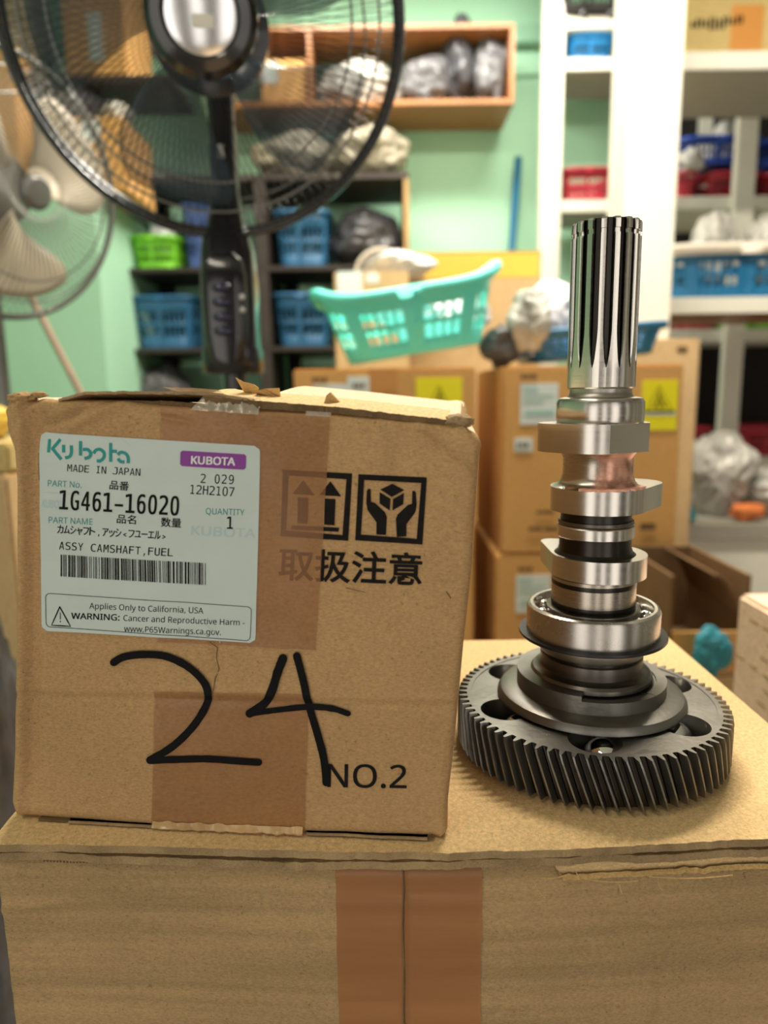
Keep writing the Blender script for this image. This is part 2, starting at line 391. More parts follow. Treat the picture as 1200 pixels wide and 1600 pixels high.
# torn paper lip (ragged ply) and loose fibres
vs, fs = [], []
n = 220
for i in range(n + 1):
    x = .072 + (.142) * i / n
    y = frontY(x) + .0022; h = .0012 + .0011 * abs(noise.noise(Vector((x * 300, 7, 1)))); z = topedge(x) - .0003
    vs += [(x, y - .0002, z - h), (x, y - .0012 - .0006 * noise.noise(Vector((x * 400, 1, 1))), z - h * .4), (x, y + .0006, z + .0007)]
for i in range(n):
    for k in range(2): fs.append((i * 3 + k, i * 3 + 3 + k, i * 3 + 4 + k, i * 3 + 1 + k))
mesh('torn_edge', vs, fs, M['kraft_torn'], root, world=True)
vs, fs = [], []
for (px, py, dx, dy, r) in ((832, 1374, 20, 28, 1), (900, 1362, 12, 14, 1), (905, 1372, 92, 4, 1), (1015, 1370, 130, -3, 1), (845, 1372, 45, -8, 1), (968, 1382, 5, 14, .8), (1028, 1378, 8, 12, .8)):
    pts = []
    for k in range(9):
        t = k / 8; p = atY(px + dx * t, py + dy * t + 4 * sin(t * 3), .2665 - .001 * sin(t * 3)); pts.append(p)
    tube(vs, fs, pts, .00022 * r, 5)
fo = mesh('loose_fibres', vs, fs, M['kraft_torn'], root, world=True); fo['kind'] = 'stuff'
# perforation nicks along left top edge of the body
vs, fs = [], []
for i in range(86):
    px = 62 + i * 5.3; p = atY(px, 1355 + 11 * min(1, i / 80) + random.uniform(-.6, .6), .2765 - .0006)
    x = p.x; z = topedge(x) - .0008; y = frontY(x) + .0027
    for q in ((-.0004, -.0004), (.0004, -.0004), (.0004, .0005), (-.0004, .0005)): vs.append((x + q[0], y, z + q[1]))
    fs.append((4 * i, 4 * i + 1, 4 * i + 2, 4 * i + 3))
tag(mesh('perforation_nicks', vs, fs, M['kraft_dark'], root, world=True), kind='stuff')
# tape over the seam: two strips meeting in a ridge
def strip(name, pxa, pxb, ytopv, mat, off):
    vs, fs = [], []; a = atY(pxa, 1480, .27).x; b = atY(pxb, 1480, .27).x; mx, mz = 24, 70
    for j in range(mz + 1):
        for i in range(mx + 1):
            x = a + (b - a) * i / mx; t = j / mz; z = (ztop + .0006) * (1 - t) + (ztop - .188) * t
            y = frontY(x) + .0030 + bodyrel(x, z) - off - .0011 * math.exp(-((x - xc) / .0011) ** 2)
            if j == 0: y += .003
            vs.append((x + .0006 * noise.noise(Vector((z * 60, a, 1))) * (1 if i in (0, mx) else 0), y, z))
    for j in range(mz):
        for i in range(mx):
            k = j * (mx + 1) + i; fs.append((k, k + mx + 1, k + mx + 2, k + 1))
    return mesh(name, vs, fs, mat, root, True, world=True)
xc = atY(633, 1480, .27).x
strip('packing_tape', 526, 634, 0, M['tape2'], .0006); strip('packing_tape', 633, 752, 0, M['tape2'], .0008)
# dark seam line beside the ridge
vs = []; fs = []
tube(vs, fs, [(xc - .0007 + .0003 * sin(k), frontY(xc) + .0021 + bodyrel(xc, ztop - .188 * k / 30) - .0008, ztop - .188 * k / 30) for k in range(31)], .0004, 5)
mesh('seam', vs, fs, M['kraft_dark'], root, world=True)
# ============================================================ SMALL CARTON
PB = atz(25, 1280, PZ); PR = atz(697, 1313, PZ)
ex = (PR - PB); ex.z = 0; exn = ex.normalized(); nrm = Vector((exn.y, -exn.x, 0))     # normal towards the viewer
if nrm.y > 0: nrm = -nrm
back = -nrm; DEP = .205
def onface(px, py, off=0.0):
    d = ray(px, py); s = (PB - EYE).dot(nrm) / d.dot(nrm)
    return EYE + d * s + nrm * (off + relief(px, py))
def relief(px, py):
    cr = 1087 + (px - 25) * .022
    d = -.0007 * math.exp(-((py - cr) / 4.5) ** 2) + .0005 * math.exp(-((py - cr + 11) / 8) ** 2)
    d += .0010 * noise.noise(Vector((px / 260, py / 300, 1.7))) + .00045 * noise.noise(Vector((px / 60, py / 45, 5.5))) + .0005 * max(0, noise.noise(Vector((px / 35, py / 22, 2.5)))) * (1 if py < 680 else max(0, 1 - (py - 680) / 40))
    # pressed-in column at the left, between edge roll and face
    d -= .0026 * math.exp(-((px - 50) / 11) ** 2) * min(1, max(0, (py - 660) / 40)) * min(1, max(0, (1260 - py) / 60))
    d += .0012 * math.exp(-((px - 30) / 8) ** 2) - .0012 * min(1, max(0, (100 - px) / 30)) * (1 if px > 56 else 0) * 0
    # dents at the top corners
    for (cx, cy, r, a) in ((60, 668, 26, -.003), (100, 640, 22, .0012), (690, 680, 30, -.0013), (715, 700, 20, .0010), (672, 1285, 20, -.001)):
        q = ((px - cx) ** 2 + (py - cy) ** 2) / r ** 2
        if q < 9: d += a * math.exp(-q)
    # fold lines running in from the top right and top left corners
    for (x0, y0, x1, y1, wd, a) in ((640, 668, 742, 742, 4, -.0009), (655, 662, 742, 720, 4, .0008), (75, 665, 175, 622, 5, -.0012), (110, 668, 190, 628, 6, .0008), (575, 648, 640, 668, 3, .0005),
                                   (332, 1010, 340, 1062, 2.6, -.0008), (130, 628, 300, 660, 4, -.0005)):
        L2 = (x1 - x0) ** 2 + (y1 - y0) ** 2; t = ((px - x0) * (x1 - x0) + (py - y0) * (y1 - y0)) / L2; t = min(1, max(0, t))
        q = hypot(px - x0 - t * (x1 - x0), py - y0 - t * (y1 - y0)) / wd
        if q < 3: d += 1.6 * a * math.exp(-q * q)
    return d
def interp(tab, v):
    for (a, x), (b, y) in zip(tab, tab[1:]):
        if v <= b: t = (v - a) / (b - a); t = max(0, t); return x + (y - x) * t
    return tab[-1][1]
LEFT = [(620, 24), (628, 9), (645, 2), (665, 3), (687, 10), (705, 17), (747, 21), (800, 22), (950, 21), (1100, 20), (1200, 18), (1245, 15), (1262, 14), (1272, 20), (1280, 27)]
RIGHT = [(655, 728), (668, 743), (690, 751), (720, 748), (800, 742), (880, 738), (1000, 725), (1100, 716), (1200, 706), (1260, 699), (1300, 697), (1313, 690)]
def top_y(px): return interp([(24, 618), (60, 622), (100, 625), (180, 626), (250, 634), (300, 637), (420, 641), (515, 646), (620, 655), (700, 660), (722, 656), (745, 668)], px)
def bot_y(px): return interp([(14, 1268), (30, 1278), (60, 1281), (240, 1297), (480, 1307), (640, 1312), (690, 1314)], px)
def facept(u, v):
    yl = 618 + (1278 - 618) * v; yr = 656 + (1313 - 656) * v
    x0, x1 = interp(LEFT, yl), interp(RIGHT, yr); px = x0 + (x1 - x0) * u
    yt, yb = top_y(px), bot_y(px); return px, yt + (yb - yt) * v
carton = empty('small_carton', (-.07, .29, PZ), 'worn brown carton with white parts label and handwritten 24, in front', 'carton')
NU, NV = 170, 150; r = .0045
vs, fs = [], []; H = PB.z
for j in range(NV + 1):
    for i in range(NU + 1):
        u, v = i / NU, j / NV
        # cluster points at the borders
        u = .5 - .5 * cos(pi * u) if False else u
        px, py = facept(u, v); p = onface(px, py)
        du = min(u, 1 - u) * .19; dv = min(v, 1 - v) * .18; dd = min(du, dv)
        if dd < r:
            k = (r - dd) / r; p += back * (r * (1 - sqrt(max(0, 1 - k * k))) * .9)
        cor = math.exp(-((u - 1) ** 2 + v ** 2) / .004) + math.exp(-((u) ** 2 + v ** 2) / .006) + .6 * math.exp(-((u - 1) ** 2 + (1 - v) ** 2) / .002)
        p += Vector((noise.noise(p * 150), noise.noise(p * 150 + Vector((9, 0, 0))), noise.noise(p * 150 + Vector((0, 9, 0))))) * .0026 * min(1, cor)
        p += nrm * .0005 * noise.noise(p * 500) * min(1, cor * 2)
        if p.z < PZ + .0002: p.z = PZ + .0002
        vs.append(p)
for j in range(NV):
    for i in range(NU):
        a = j * (NU + 1) + i; fs.append((a, a + NU + 1, a + NU + 2, a + 1))
# sides, bottom and top run back from the border of the front
NWs = 26
def bigback(u, v):
    yt = PB.z; p = PB + ex * u * 1.0; p.z = PZ + .0002 + (1 - v) * (.186 - .010 * u) ; p += Vector((.011 * (1 - v), 0, 0)); return p + back * DEP
border = [(i, 0) for i in range(NU + 1)] + [(NU, j) for j in range(1, NV + 1)] + [(i, NV) for i in range(NU - 1, -1, -1)] + [(0, j) for j in range(NV - 1, 0, -1)]
ids = {}
rows = [[j * (NU + 1) + i for i, j in border]]
for k in range(1, NWs + 1):
    t = (k / NWs) ** 1.6; row = []
    for (i, j) in border:
        p0 = vs[j * (NU + 1) + i]; p1 = bigback(i / NU, j / NV); q = p0.lerp(p0 + (p1 - p0).dot(back) * back, t).lerp(p1, t) if t > .12 else p0 + back * ((p1 - p0).dot(back) * t) + (p1 - p0 - back * (p1 - p0).dot(back)) * t * t
        if j == 0:
            u = i / NU
            q.z += (.0105 * min(1, max(0, (u - .38) / .12)) * sin(pi * min(1, t * 1.15)) ** .8 if 0 < t < .87 else 0) * (1 - .45 * max(0, (u - .5) / .5))
        if q.z < PZ + .0002: q.z = PZ + .0002
        row.append(len(vs)); vs.append(q)
    rows.append(row)
nb = len(border)
for k in range(NWs):
    for i in range(nb):
        j = (i + 1) % nb; fs.append((rows[k][i], rows[k][j], rows[k + 1][j], rows[k + 1][i]))
fs.append(tuple(rows[-1][::-1]))
cb = mesh('carton_body', vs, fs, [M['kraft'], M['kraft_lamplit_top']], carton, world=True)
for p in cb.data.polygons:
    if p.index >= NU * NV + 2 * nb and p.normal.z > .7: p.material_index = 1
for p in cb.data.polygons: p.use_smooth = len(p.vertices) == 4
def facegrid(name, quad, off, mat, parent, nx=40, ny=40, rnd=0, wavy=0.0):
    """thin sheet stuck on the carton front; quad = px corners TL TR BR BL"""
    (ax, ay), (bx, by), (cx, cy), (dx, dy) = quad; vs, fs = [], []
    W = hypot(bx - ax, by - ay); Hh = hypot(dx - ax, dy - ay)
    for j in range(ny + 1):
        for i in range(nx + 1):
            u, v = i / nx, j / ny
            if rnd:
                X, Y = u * W, v * Hh; e = min(Y, Hh - Y)
                if e < rnd: ins = rnd - sqrt(max(0, rnd * rnd - (rnd - e) ** 2)); X = ins + (W - 2 * ins) * u
                u2 = X / W
            else: u2 = u
            if wavy:
                if i in (0, nx): u2 += wavy * noise.noise(Vector((v * 12, i, off * 1e4)))
                v += wavy * noise.noise(Vector((u * 12, j, 3))) if j in (0, ny) else 0
            x = (ax * (1 - u2) + bx * u2) * (1 - v) + (dx * (1 - u2) + cx * u2) * v; y = (ay * (1 - u2) + by * u2) * (1 - v) + (dy * (1 - u2) + cy * u2) * v
            vs.append(onface(x, y, off))
    for j in range(ny):
        for i in range(nx): a = j * (nx + 1) + i; fs.append((a, a + nx + 1, a + nx + 2, a + 1))
    return mesh(name, vs, fs, mat, parent, True, world=True)
def poly_px(name, polys, off, mat, parent):
    vs, fs = [], []
    for pl in polys:
        Q = []
        for (x, y), (x2, y2) in zip(pl, list(pl[1:]) + [pl[0]]):
            k = max(1, int(hypot(x2 - x, y2 - y) / 12)); Q += [(x + (x2 - x) * i / k, y + (y2 - y) * i / k) for i in range(k)]
        b = len(vs); vs += [onface(x, y, off) for x, y in Q]; fs.append(tuple(range(b, b + len(Q))))
    o = mesh(name, vs, fs, mat, parent, world=True)
    me = o.data; bm = bmesh.new(); bm.from_mesh(me); bmesh.ops.triangulate(bm, faces=bm.faces, ngon_method='EAR_CLIP')
    for f in bm.faces:
        if f.normal.dot(nrm) < 0: f.normal_flip()
    bm.to_mesh(me); bm.free(); return o
_tc = {}
def face(fn):      # faces that ship with Blender; falls back to the built-in one
    try: return bpy.data.fonts.load(os.path.join(bpy.utils.system_resource('DATAFILES', path='fonts'), fn))
    except Exception: return None
FONT = {0: face('NotoSansHebrew-Regular.woff2'), 1: face('DejaVuSansMono.woff2')}
def glyphs(s, bold=0.0, mono=0):
    asc = all(ord(c) < 128 for c in s)
    if asc or bold < .015: bold = 0.0
    if asc and mono: s = s.replace('0', 'O')
    k = (s, bold, mono)
    if k in _tc: return _tc[k]
    cu = bpy.data.curves.new('t', 'FONT'); cu.body = s; cu.size = 1; cu.offset = bold; cu.resolution_u = 3
    if asc and FONT[mono]: cu.font = FONT[mono]
    o = bpy.data.objects.new('t', cu); COL.objects.link(o); dg = bpy.context.evaluated_depsgraph_get(); dg.update()
    me = bpy.data.meshes.new_from_object(o.evaluated_get(dg)); V = [(v.co.x, v.co.y) for v in me.vertices]; P = [tuple(p.vertices) for p in me.polygons]
    bpy.data.objects.remove(o); bpy.data.curves.remove(cu); bpy.data.meshes.remove(me)
    _tc[k] = (V, P); return _tc[k]
def text_px(name, s, x0, y0, x1, y1, h, mat, parent, off, bold=0.0, mono=False, fill=.8, href='H', xh=None, shear=0.0):
    """lettering printed between two baseline points (px), cap height h"""
    L = hypot(x1 - x0, y1 - y0); dx, dy = (x1 - x0) / L, (y1 - y0) / L; ux, uy = dy, -dx
    mn_ = 1 if mono else 0; HV = glyphs(href, bold, mn_)[0]; hh = max(v[1] for v in HV); hb = min(v[1] for v in HV); sy = h / (hh - hb)
    vs, fs = [], []; bo = bold * h * 1.6 if (all(ord(c) < 128 for c in s) or bold < .015) else 0
    offs = [(0, 0)] if not bo else [(bo, bo * .5), (-bo, bo * .5), (bo, -bo * .5), (-bo, -bo * .5)]
    def put(V, P, sx, ox, mnx):
        b = len(vs)
        for x, y in V:
            a = ox + (x - mnx) * sx; c = (y - hb) * sy; a += shear * c
            for bx_, by_ in offs: vs.append(onface(x0 + dx * a + ux * c + bx_, y0 + dy * a + uy * c + by_, off))
        m_ = len(offs)
        for p in P:
            for q0 in range(m_): fs.append(tuple(b + q * m_ + q0 for q in p))
    if mono:
        cw = L / len(s)
        for i, ch in enumerate(s):
            if ch == ' ': continue
            V, P = glyphs(ch, bold, mn_)
            if not V: continue
            mn, mx = min(v[0] for v in V), max(v[0] for v in V); wd = (mx - mn)
            sx = min(sy * 1.25, cw * fill / wd) if ch not in '1I,.-<>!' else sy * .8
            if ch == '-': sx = cw * .7 / wd
            put(V, P, sx, cw * (i + .5) - wd * sx / 2, mn)
    else:
        V, P = glyphs(s, bold); mn, mx = min(v[0] for v in V), max(v[0] for v in V); put(V, P, L / (mx - mn), 0, mn)
    o = mesh(name, vs, fs, mat, parent, world=True)
    for p in o.data.polygons: pass
    return o
def brush(pts, wd, n=10):
    """closed outline of a round-ended stroke through px points"""
    P = []
    Q = [pts[0]] + list(pts) + [pts[-1]]
    for i in range(1, len(Q) - 2):
        p0, p1, p2, p3 = Q[i - 1], Q[i], Q[i + 1], Q[i + 2]
        for k in range(n):
            t = k / n; f = lambda a, b, c, d: .5 * (2 * b + (c - a) * t + (2 * a - 5 * b + 4 * c - d) * t * t + (3 * b - a - 3 * c + d) * t ** 3)
            P.append((f(p0[0], p1[0], p2[0], p3[0]), f(p0[1], p1[1], p2[1], p3[1])))
    P.append(pts[-1]); return P
def stroke_px(name, strokes, off, mat, parent, cap=True):
    """strokes: list of (points, width or width list)"""
    vs, fs = [], []
    for pts, wd, sm in strokes:
        if sm: P = brush(pts, wd)
        else:
            P = [pts[0]]
            for q in pts[1:]:
                k = max(1, int(hypot(q[0] - P[-1][0], q[1] - P[-1][1]) / 8)); a0 = P[-1]
                P += [(a0[0] + (q[0] - a0[0]) * i / k, a0[1] + (q[1] - a0[1]) * i / k) for i in range(1, k + 1)]
        n = len(P)
        W = [wd * (1 + .10 * noise.noise(Vector((i * .35, wd, 0)))) if sm else wd for i in range(n)]
        b = len(vs); ring = []
        for i, (x, y) in enumerate(P):
            a = P[max(0, i - 1)]; c = P[min(n - 1, i + 1)]; L = hypot(c[0] - a[0], c[1] - a[1]) or 1; tx, ty = (c[0] - a[0]) / L, (c[1] - a[1]) / L
            vs.append(onface(x - ty * W[i] / 2, y + tx * W[i] / 2, off)); vs.append(onface(x + ty * W[i] / 2, y - tx * W[i] / 2, off))
        for i in range(n - 1): fs.append((b + 2 * i, b + 2 * i + 1, b + 2 * i + 3, b + 2 * i + 2))
        if cap:
            for (x, y), w2 in ((P[0], W[0]), (P[-1], W[-1])):
                b = len(vs); vs += [onface(x + w2 / 2 * cos(q * pi / 7), y + w2 / 2 * sin(q * pi / 7), off) for q in range(14)]; fs.append(tuple(range(b, b + 14)))
    return mesh(name, vs, fs, mat, parent, world=True)
# print directly on the board
O1 = .0003
def frame_polys(q, t):
    (ax, ay), (bx, by), (cx, cy), (dx, dy) = q
    mx, my = (ax + bx + cx + dx) / 4, (ay + by + cy + dy) / 4
    ins = [(x + (t if x < mx else -t), y + (t if y < my else -t)) for x, y in q]
    return [[q[i], q[(i + 1) % 4], ins[(i + 1) % 4], ins[i]] for i in range(4)]
ic1 = [(442, 734), (550, 740), (544, 845), (438, 838)]; ic2 = [(560, 741), (667, 746), (660, 851), (555, 844)]
def arrow(cx, cy): return [[(cx, cy), (cx + 17, cy + 24), (cx + 8.5, cy + 23.3), (cx - 8.5, cy + 22.5), (cx - 17, cy + 21.5)], [(cx - 8.7, cy + 27), (cx + 8, cy + 28), (cx + 6.5, cy + 69), (cx - 9.5, cy + 68)]]
poly_px('upright_mark', frame_polys(ic1, 9) + arrow(474, 750) + arrow(516, 752) + [[(455, 821), (530, 824.5), (529, 831), (455, 827.5)]], O1, M['ink'], carton)
cube = [[(613, 756), (632, 766), (612, 777), (594, 765)], [(593, 769), (610, 779.5), (609, 798), (593, 787)], [(614, 780), (631, 770.5), (630, 788), (613, 798)]]
def handp(m):
    pts = [(575, 764), (579, 764), (579.5, 784), (586, 786), (602, 801), (604.5, 808), (603, 836), (588, 835), (588, 816), (574, 797), (572, 786), (573, 767)]
    if m: pts = [(2 * 611.5 - x + 0, y + 3.2) for x, y in pts][::-1]
    return pts
poly_px('handle_with_care_mark', frame_polys(ic2, 9) + cube + [handp(0), handp(1)], O1, M['ink'], carton)
text_px('caution_lettering', '取扱注意', 434, 907, 659, 916, 49, M['ink'], carton, O1, bold=.018, href='取')
text_px('number_lettering', 'NO.2', 512, 1229, 635, 1231, 36, M['ink'], carton, O1, bold=.008)
poly_px('hidden_mark', [[(56.5, 708), (62, 709), (62, 752), (57.5, 751)]], O1, M['ink'], carton)
# tapes over it
facegrid('packing_tape', [(252, 637), (516, 649), (494, 1015), (246, 1003)], .00055, M['tape'], carton, 70, 90, wavy=.003)
t2 = facegrid('packing_tape', [(241, 1080), (483, 1083), (476, 1306), (238, 1297)], .00055, M['tape'], carton, 60, 60, wavy=.004)
# glossy lip of tape wrapped under the bottom and over the top
vs, fs = [], []
for i in range(61):
    px = 240 + i * 3.9; pb = bot_y(px)
    for k, (dy, o_) in enumerate(((-16, .0007), (-9, .0020), (-3, .0024), (2, .0008))):
        vs.append(onface(px + 2 * noise.noise(Vector((i * .6, k, 0))), pb + dy * (1 + .16 * noise.noise(Vector((i * .25, k, 4)))), o_ * (1 + .6 * noise.noise(Vector((i * .35, k, 2))))))
for v in vs:
    if v.z < PZ + .0006: v.z = PZ + .0006
for i in range(60):
    for k in range(3): a = i * 4 + k; fs.append((a, a + 1, a + 5, a + 4))
mesh('tape_lip', vs, fs, M['tape_lip'], carton, True, world=True)
# cut board edge under the front, two layers
def ledge(name, x0, x1, dy, hh, mat, o_, seed):
    vs, fs = [], []; n = 120
    for i in range(n + 1):
        px = x0 + (x1 - x0) * i / n; y = bot_y(px) + dy + 1.6 * noise.noise(Vector((px / 26, seed, 0)))
        a = onface(px, y - hh, o_); b = onface(px, y, o_ + .0004 * noise.noise(Vector((px / 5, seed, 1))))
        a.z = max(a.z, PZ + .0012); b.z = max(b.z, PZ + .0003)
        vs += [a, b, b + back * .008, a + back * .008]
    for i in range(n):
        for k in range(4): fs.append((i * 4 + k, i * 4 + (k + 1) % 4, i * 4 + 4 + (k + 1) % 4, i * 4 + 4 + k))
    return mesh(name, vs, fs, mat, carton, world=True)
ledge('bottom_flap_edge', 62, 238, 3, 7, M['kraft_dark'], .0008, 1); ledge('bottom_flap_edge', 478, 676, 3, 7, M['kraft_dark'], .0008, 5)
ledge('bottom_flap_lip', 110, 240, 6, 4, M['kraft_edge'], .0016, 2); ledge('bottom_flap_lip', 480, 668, 6, 4, M['kraft_edge'], .0016, 6)
# top flaps: two thin sheets standing a little proud of the front edge
def topflap(name, edge, thick, depth, mat, lift, db=.001, seed=0):
    vs, fs = [], []; n = 130; m = 8; x0, x1 = edge[0][0], edge[-1][0]
    for side in (0, 1):
        for j in range(m + 1):
            for i in range(n + 1):
                px = x0 + (x1 - x0) * i / n; y = interp(edge, px) + 1.3 * noise.noise(Vector((px / 14, seed, 0))) + .7 * noise.noise(Vector((px / 4, seed, 3)))
                p = onface(px, y) + back * (db + .0008 * noise.noise(Vector((px / 9, seed, 9))) + j / m * depth) + Vector((0, 0, lift * sin(pi / 2 * j / m)))
                th = thick if not callable(thick) else thick((px - x0) / (x1 - x0))
                if side: p = p + Vector((0, 0, -th))
                vs.append(p)
    N = (n + 1) * (m + 1)
    for s in (0, 1):
        for j in range(m):
            for i in range(n): a = s * N + j * (n + 1) + i; fs.append((a, a + 1, a + n + 2, a + n + 1))
    for i in range(n): fs.append((i, i + 1, N + i + 1, N + i))
    for j in range(m):
        for i in (0, n): a = j * (n + 1) + i; fs.append((a, a + n + 1, N + a + n + 1, N + a))
    o = mesh(name, vs, fs, mat, carton, world=True)
    bm = bmesh.new(); bm.from_mesh(o.data); bmesh.ops.recalc_face_normals(bm, faces=bm.faces)
    for f in bm.faces:
        if abs(f.normal.dot(nrm)) > .6 and len(mat) > 1: f.material_index = 1
    bm.to_mesh(o.data); bm.free(); return o
topflap('top_flap', [(90, 623), (130, 612), (187, 611), (250, 611.5), (333, 613), (396, 624)], .0011, .055, [M['kraft'], M['kraft_edge']], -.004, .0015, 2)
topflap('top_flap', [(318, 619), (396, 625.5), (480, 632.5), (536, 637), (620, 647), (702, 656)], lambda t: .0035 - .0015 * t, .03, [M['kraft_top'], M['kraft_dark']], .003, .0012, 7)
topflap('inner_flap', [(180, 626), (260, 627), (310, 631), (345, 636)], .0018, .04, [M['kraft_dark'], M['kraft_dark']], -.002, .004, 11)
# torn scraps on the top and crushed corners
def scrap(name, pts, off, mat, thick=.0006):
    vs = [onface(x, y) + back * (off + k * .0016) for k, (x, y) in enumerate(pts)]; n = len(vs)
    vs += [v + back * thick for v in vs]
    fs = [tuple(range(n)), tuple(range(2 * n - 1, n - 1, -1))] + [(i, n + i, n + (i + 1) % n, (i + 1) % n) for i in range(n)]
    return mesh(name, vs, fs, mat, carton, world=True)
scrap('paper_scrap', [(354, 589), (364, 596), (380, 600), (386, 606), (383, 622), (362, 619)], .012, M['kraft_torn'])
scrap('paper_scrap', [(386, 612), (402, 607), (423, 606), (424, 620), (470, 628), (500, 633), (440, 630), (385, 622)], .010, M['kraft_torn'])
scrap('paper_scrap', [(500, 635), (504, 618), (509, 613), (523, 629), (519, 637)], .006, M['kraft_torn'], .003)
scrap('paper_scrap', [(248, 605), (290, 606), (330, 609), (336, 613), (262, 612)], .004, M['tape_clear'])
vs, fs = [], []
for i in range(31):
    for k in range(7):
        px = 300 + i * 3.5 + 18 * (1 - k / 6) * (1 - i / 30); py = interp([(0, 614), (6, 640)], k) + 8 * (i / 30) + (1.4 * noise.noise(Vector((i * .4, k * .9, 0))))
        vs.append(onface(px, py, .0012) + back * (.0045 * (1 - k / 6)) + nrm * .0012 * noise.noise(Vector((i * .5, k, 6))))
for i in range(30):
    for k in range(6): a = i * 7 + k; fs.append((a, a + 1, a + 8, a + 7))
mesh('clear_tape_patch', vs, fs, M['tape_clear'], carton, True, world=True)
vs, fs = [], []
for i in range(24):
    for k in range(4):
        vs.append(onface(478 + i * 1.7, 642 + i * .1 + k * 2.4, .0009) + nrm * .0006 * noise.noise(Vector((i * .6, k, 0))))
for i in range(23):
    for k in range(3): a = i * 4 + k; fs.append((a, a + 1, a + 5, a + 4))
mesh('clear_tape_patch', vs, fs, M['tape_clear'], carton, True, world=True)
def crumple(name, px, py, sx, sy, sz, seed, mat):
    bm = bmesh.new(); bmesh.ops.create_icosphere(bm, subdivisions=4, radius=1)
    c = onface(px, py) + back * .004
    for v in bm.verts:
        q = v.co.copy(); f = 1 + .35 * noise.noise(q * 2.2 + Vector((seed, 0, 0))) + .22 * abs(noise.noise(q * 6 + Vector((0, seed, 0)))) + .08 * noise.noise(q * 15)
        v.co = c + Vector((q.x * sx, q.y * sy, q.z * sz)) * f - carton.location
    return frombm(name, bm, mat, carton, True)
crumple('crushed_corner', 716, 659, .0054, .005, .0026, 3, M['kraft_edge']); crumple('crushed_corner', 28, 622, .0052, .004, .0022, 8, M['kraft'])
crumple('crushed_corner', 50, 617, .0035, .002, .0012, 12, M['kraft'])
# ---------------------------------------------------------- parts label
O2, O3, O4 = .0007, .00085, .00095
lab = facegrid('parts_label', [(59, 675), (407, 697), (400, 1004), (66, 985)], O2, M['paper'], carton, 60, 60, rnd=9); lab['label'] = 'pale blue-white printed parts label'
C = lambda x, y: (x / 2.857, 580 + y / 2.857)
def LS(*a): return [C(x, y) for x, y in a]
w_ = 14.5 / 2.857
stroke_px('logo_lettering', [
    (LS((221, 303), (221, 362)), w_, 0), (LS((274, 303), (236, 348)), w_, 0), (LS((236, 342), (279, 393)), w_, 0), (LS((289, 328), (289, 362)), w_, 0), (LS((324, 330), (324, 362), (316, 380), (296, 386)), w_, 1),
    (LS((366, 311), (365, 376)), w_, 0), (LS((376, 349), (398, 349), (411, 364), (404, 382), (382, 389)), w_, 1),
    (LS((424, 366), (434, 352), (453, 348), (470, 362), (470, 382), (455, 398), (437, 399)), w_, 1),
    (LS((500, 319), (500, 403)), w_, 0), (LS((508, 356), (528, 357)), w_, 0),
    (LS((532, 372), (545, 361), (566, 366), (578, 384), (578, 409)), w_, 1), (LS((533, 388), (543, 401), (562, 404)), w_, 1)], O3, M['teal'], lab, cap=False)
T = lambda s, a, b, c, d, h, m='ink', **k: text_px('printed_line', s, *C(a, b), *C(c, d), h / 2.857, M[m], lab, O3 - (.00008 if m == 'teal3' else 0), **k)
T('MADE IN JAPAN', 302, 446, 634, 466, 32, mono=True, fill=.82)
bd = facegrid('badge', [C(810, 353), C(1101, 371), C(1098, 440), C(808, 422)], O3, M['purple'], lab, 20, 8, rnd=3)
text_px('badge_lettering', 'KUBOTA', *C(858, 412), *C(1050, 420), 34 / 2.857, M['white_print'], lab, O4, bold=.03)
T('2 029', 894, 497, 1050, 503, 40, mono=True, fill=.7)
T('12H2107', 848, 545, 1050, 558, 40, mono=True, fill=.8)
T('PART No.', 216, 512, 370, 520, 27, 'teal2'); T('品番', 494, 525, 580, 532, 38, href='品', bold=.01)
T('1G461-16020', 262, 614, 808, 642, 84, mono=True, fill=.72, bold=.012)
T('QUANTITY', 922, 636, 1092, 643, 27, 'teal2'); T('1', 1012, 702, 1044, 703, 54, mono=True, bold=.01)
T('PART NAME', 220, 676, 417, 684, 27, 'teal2'); T('品名', 526, 676, 610, 682, 38, href='品', bold=.01); T('数量', 722, 692, 812, 697, 42, href='数', bold=.01)
T('カムシャフト,アッシ<フユーエル>', 256, 722, 750, 750, 37, mono=True, fill=.9, href='カ', bold=.012)
T('ASSY CAMSHAFT,FUEL', 262, 794, 778, 824, 34, mono=True, fill=.78, bold=.004)
T('KUBOTA', 190, 606, 300, 612, 34, 'teal3', bold=.02); T('KUBOTA', 858, 728, 1140, 744, 40, 'teal3', bold=.03)
bars = []; x = 272.0; rr = random.Random(9)
while x < 928:
    bw = rr.choice((3, 3, 3, 6, 8)); t0 = (x - 272) / 660; t1 = (x + bw - 272) / 660
    bars.append([C(x, 818 + 37 * t0), C(x + bw, 818 + 37 * t1), C(x + bw + 1, 915 + 37 * t1), C(x + 1, 915 + 37 * t0)]); x += bw + rr.choice((3, 3, 5, 8))
poly_px('barcode', bars, O3, M['ink'], lab)
def rrect(q, rd, n=6):
    (ax, ay), (bx, by), (cx, cy), (dx, dy) = q; pts = []
    for (x, y, sx, sy, a0) in ((ax, ay, 1, 1, 180), (bx, by, -1, 1, 270), (cx, cy, -1, -1, 0), (dx, dy, 1, -1, 90)):
        for k in range(n + 1):
            a = radians(a0 + 90 * k / n); pts.append((x + sx * rd + rd * cos(a), y + sy * rd + rd * sin(a)))
    return pts + [pts[0]]
stroke_px('warning_frame', [(rrect([C(207, 990), C(1125, 1048), C(1120, 1200), C(210, 1140)], 7), .9, 0)], O3, M['ink'], lab, False)
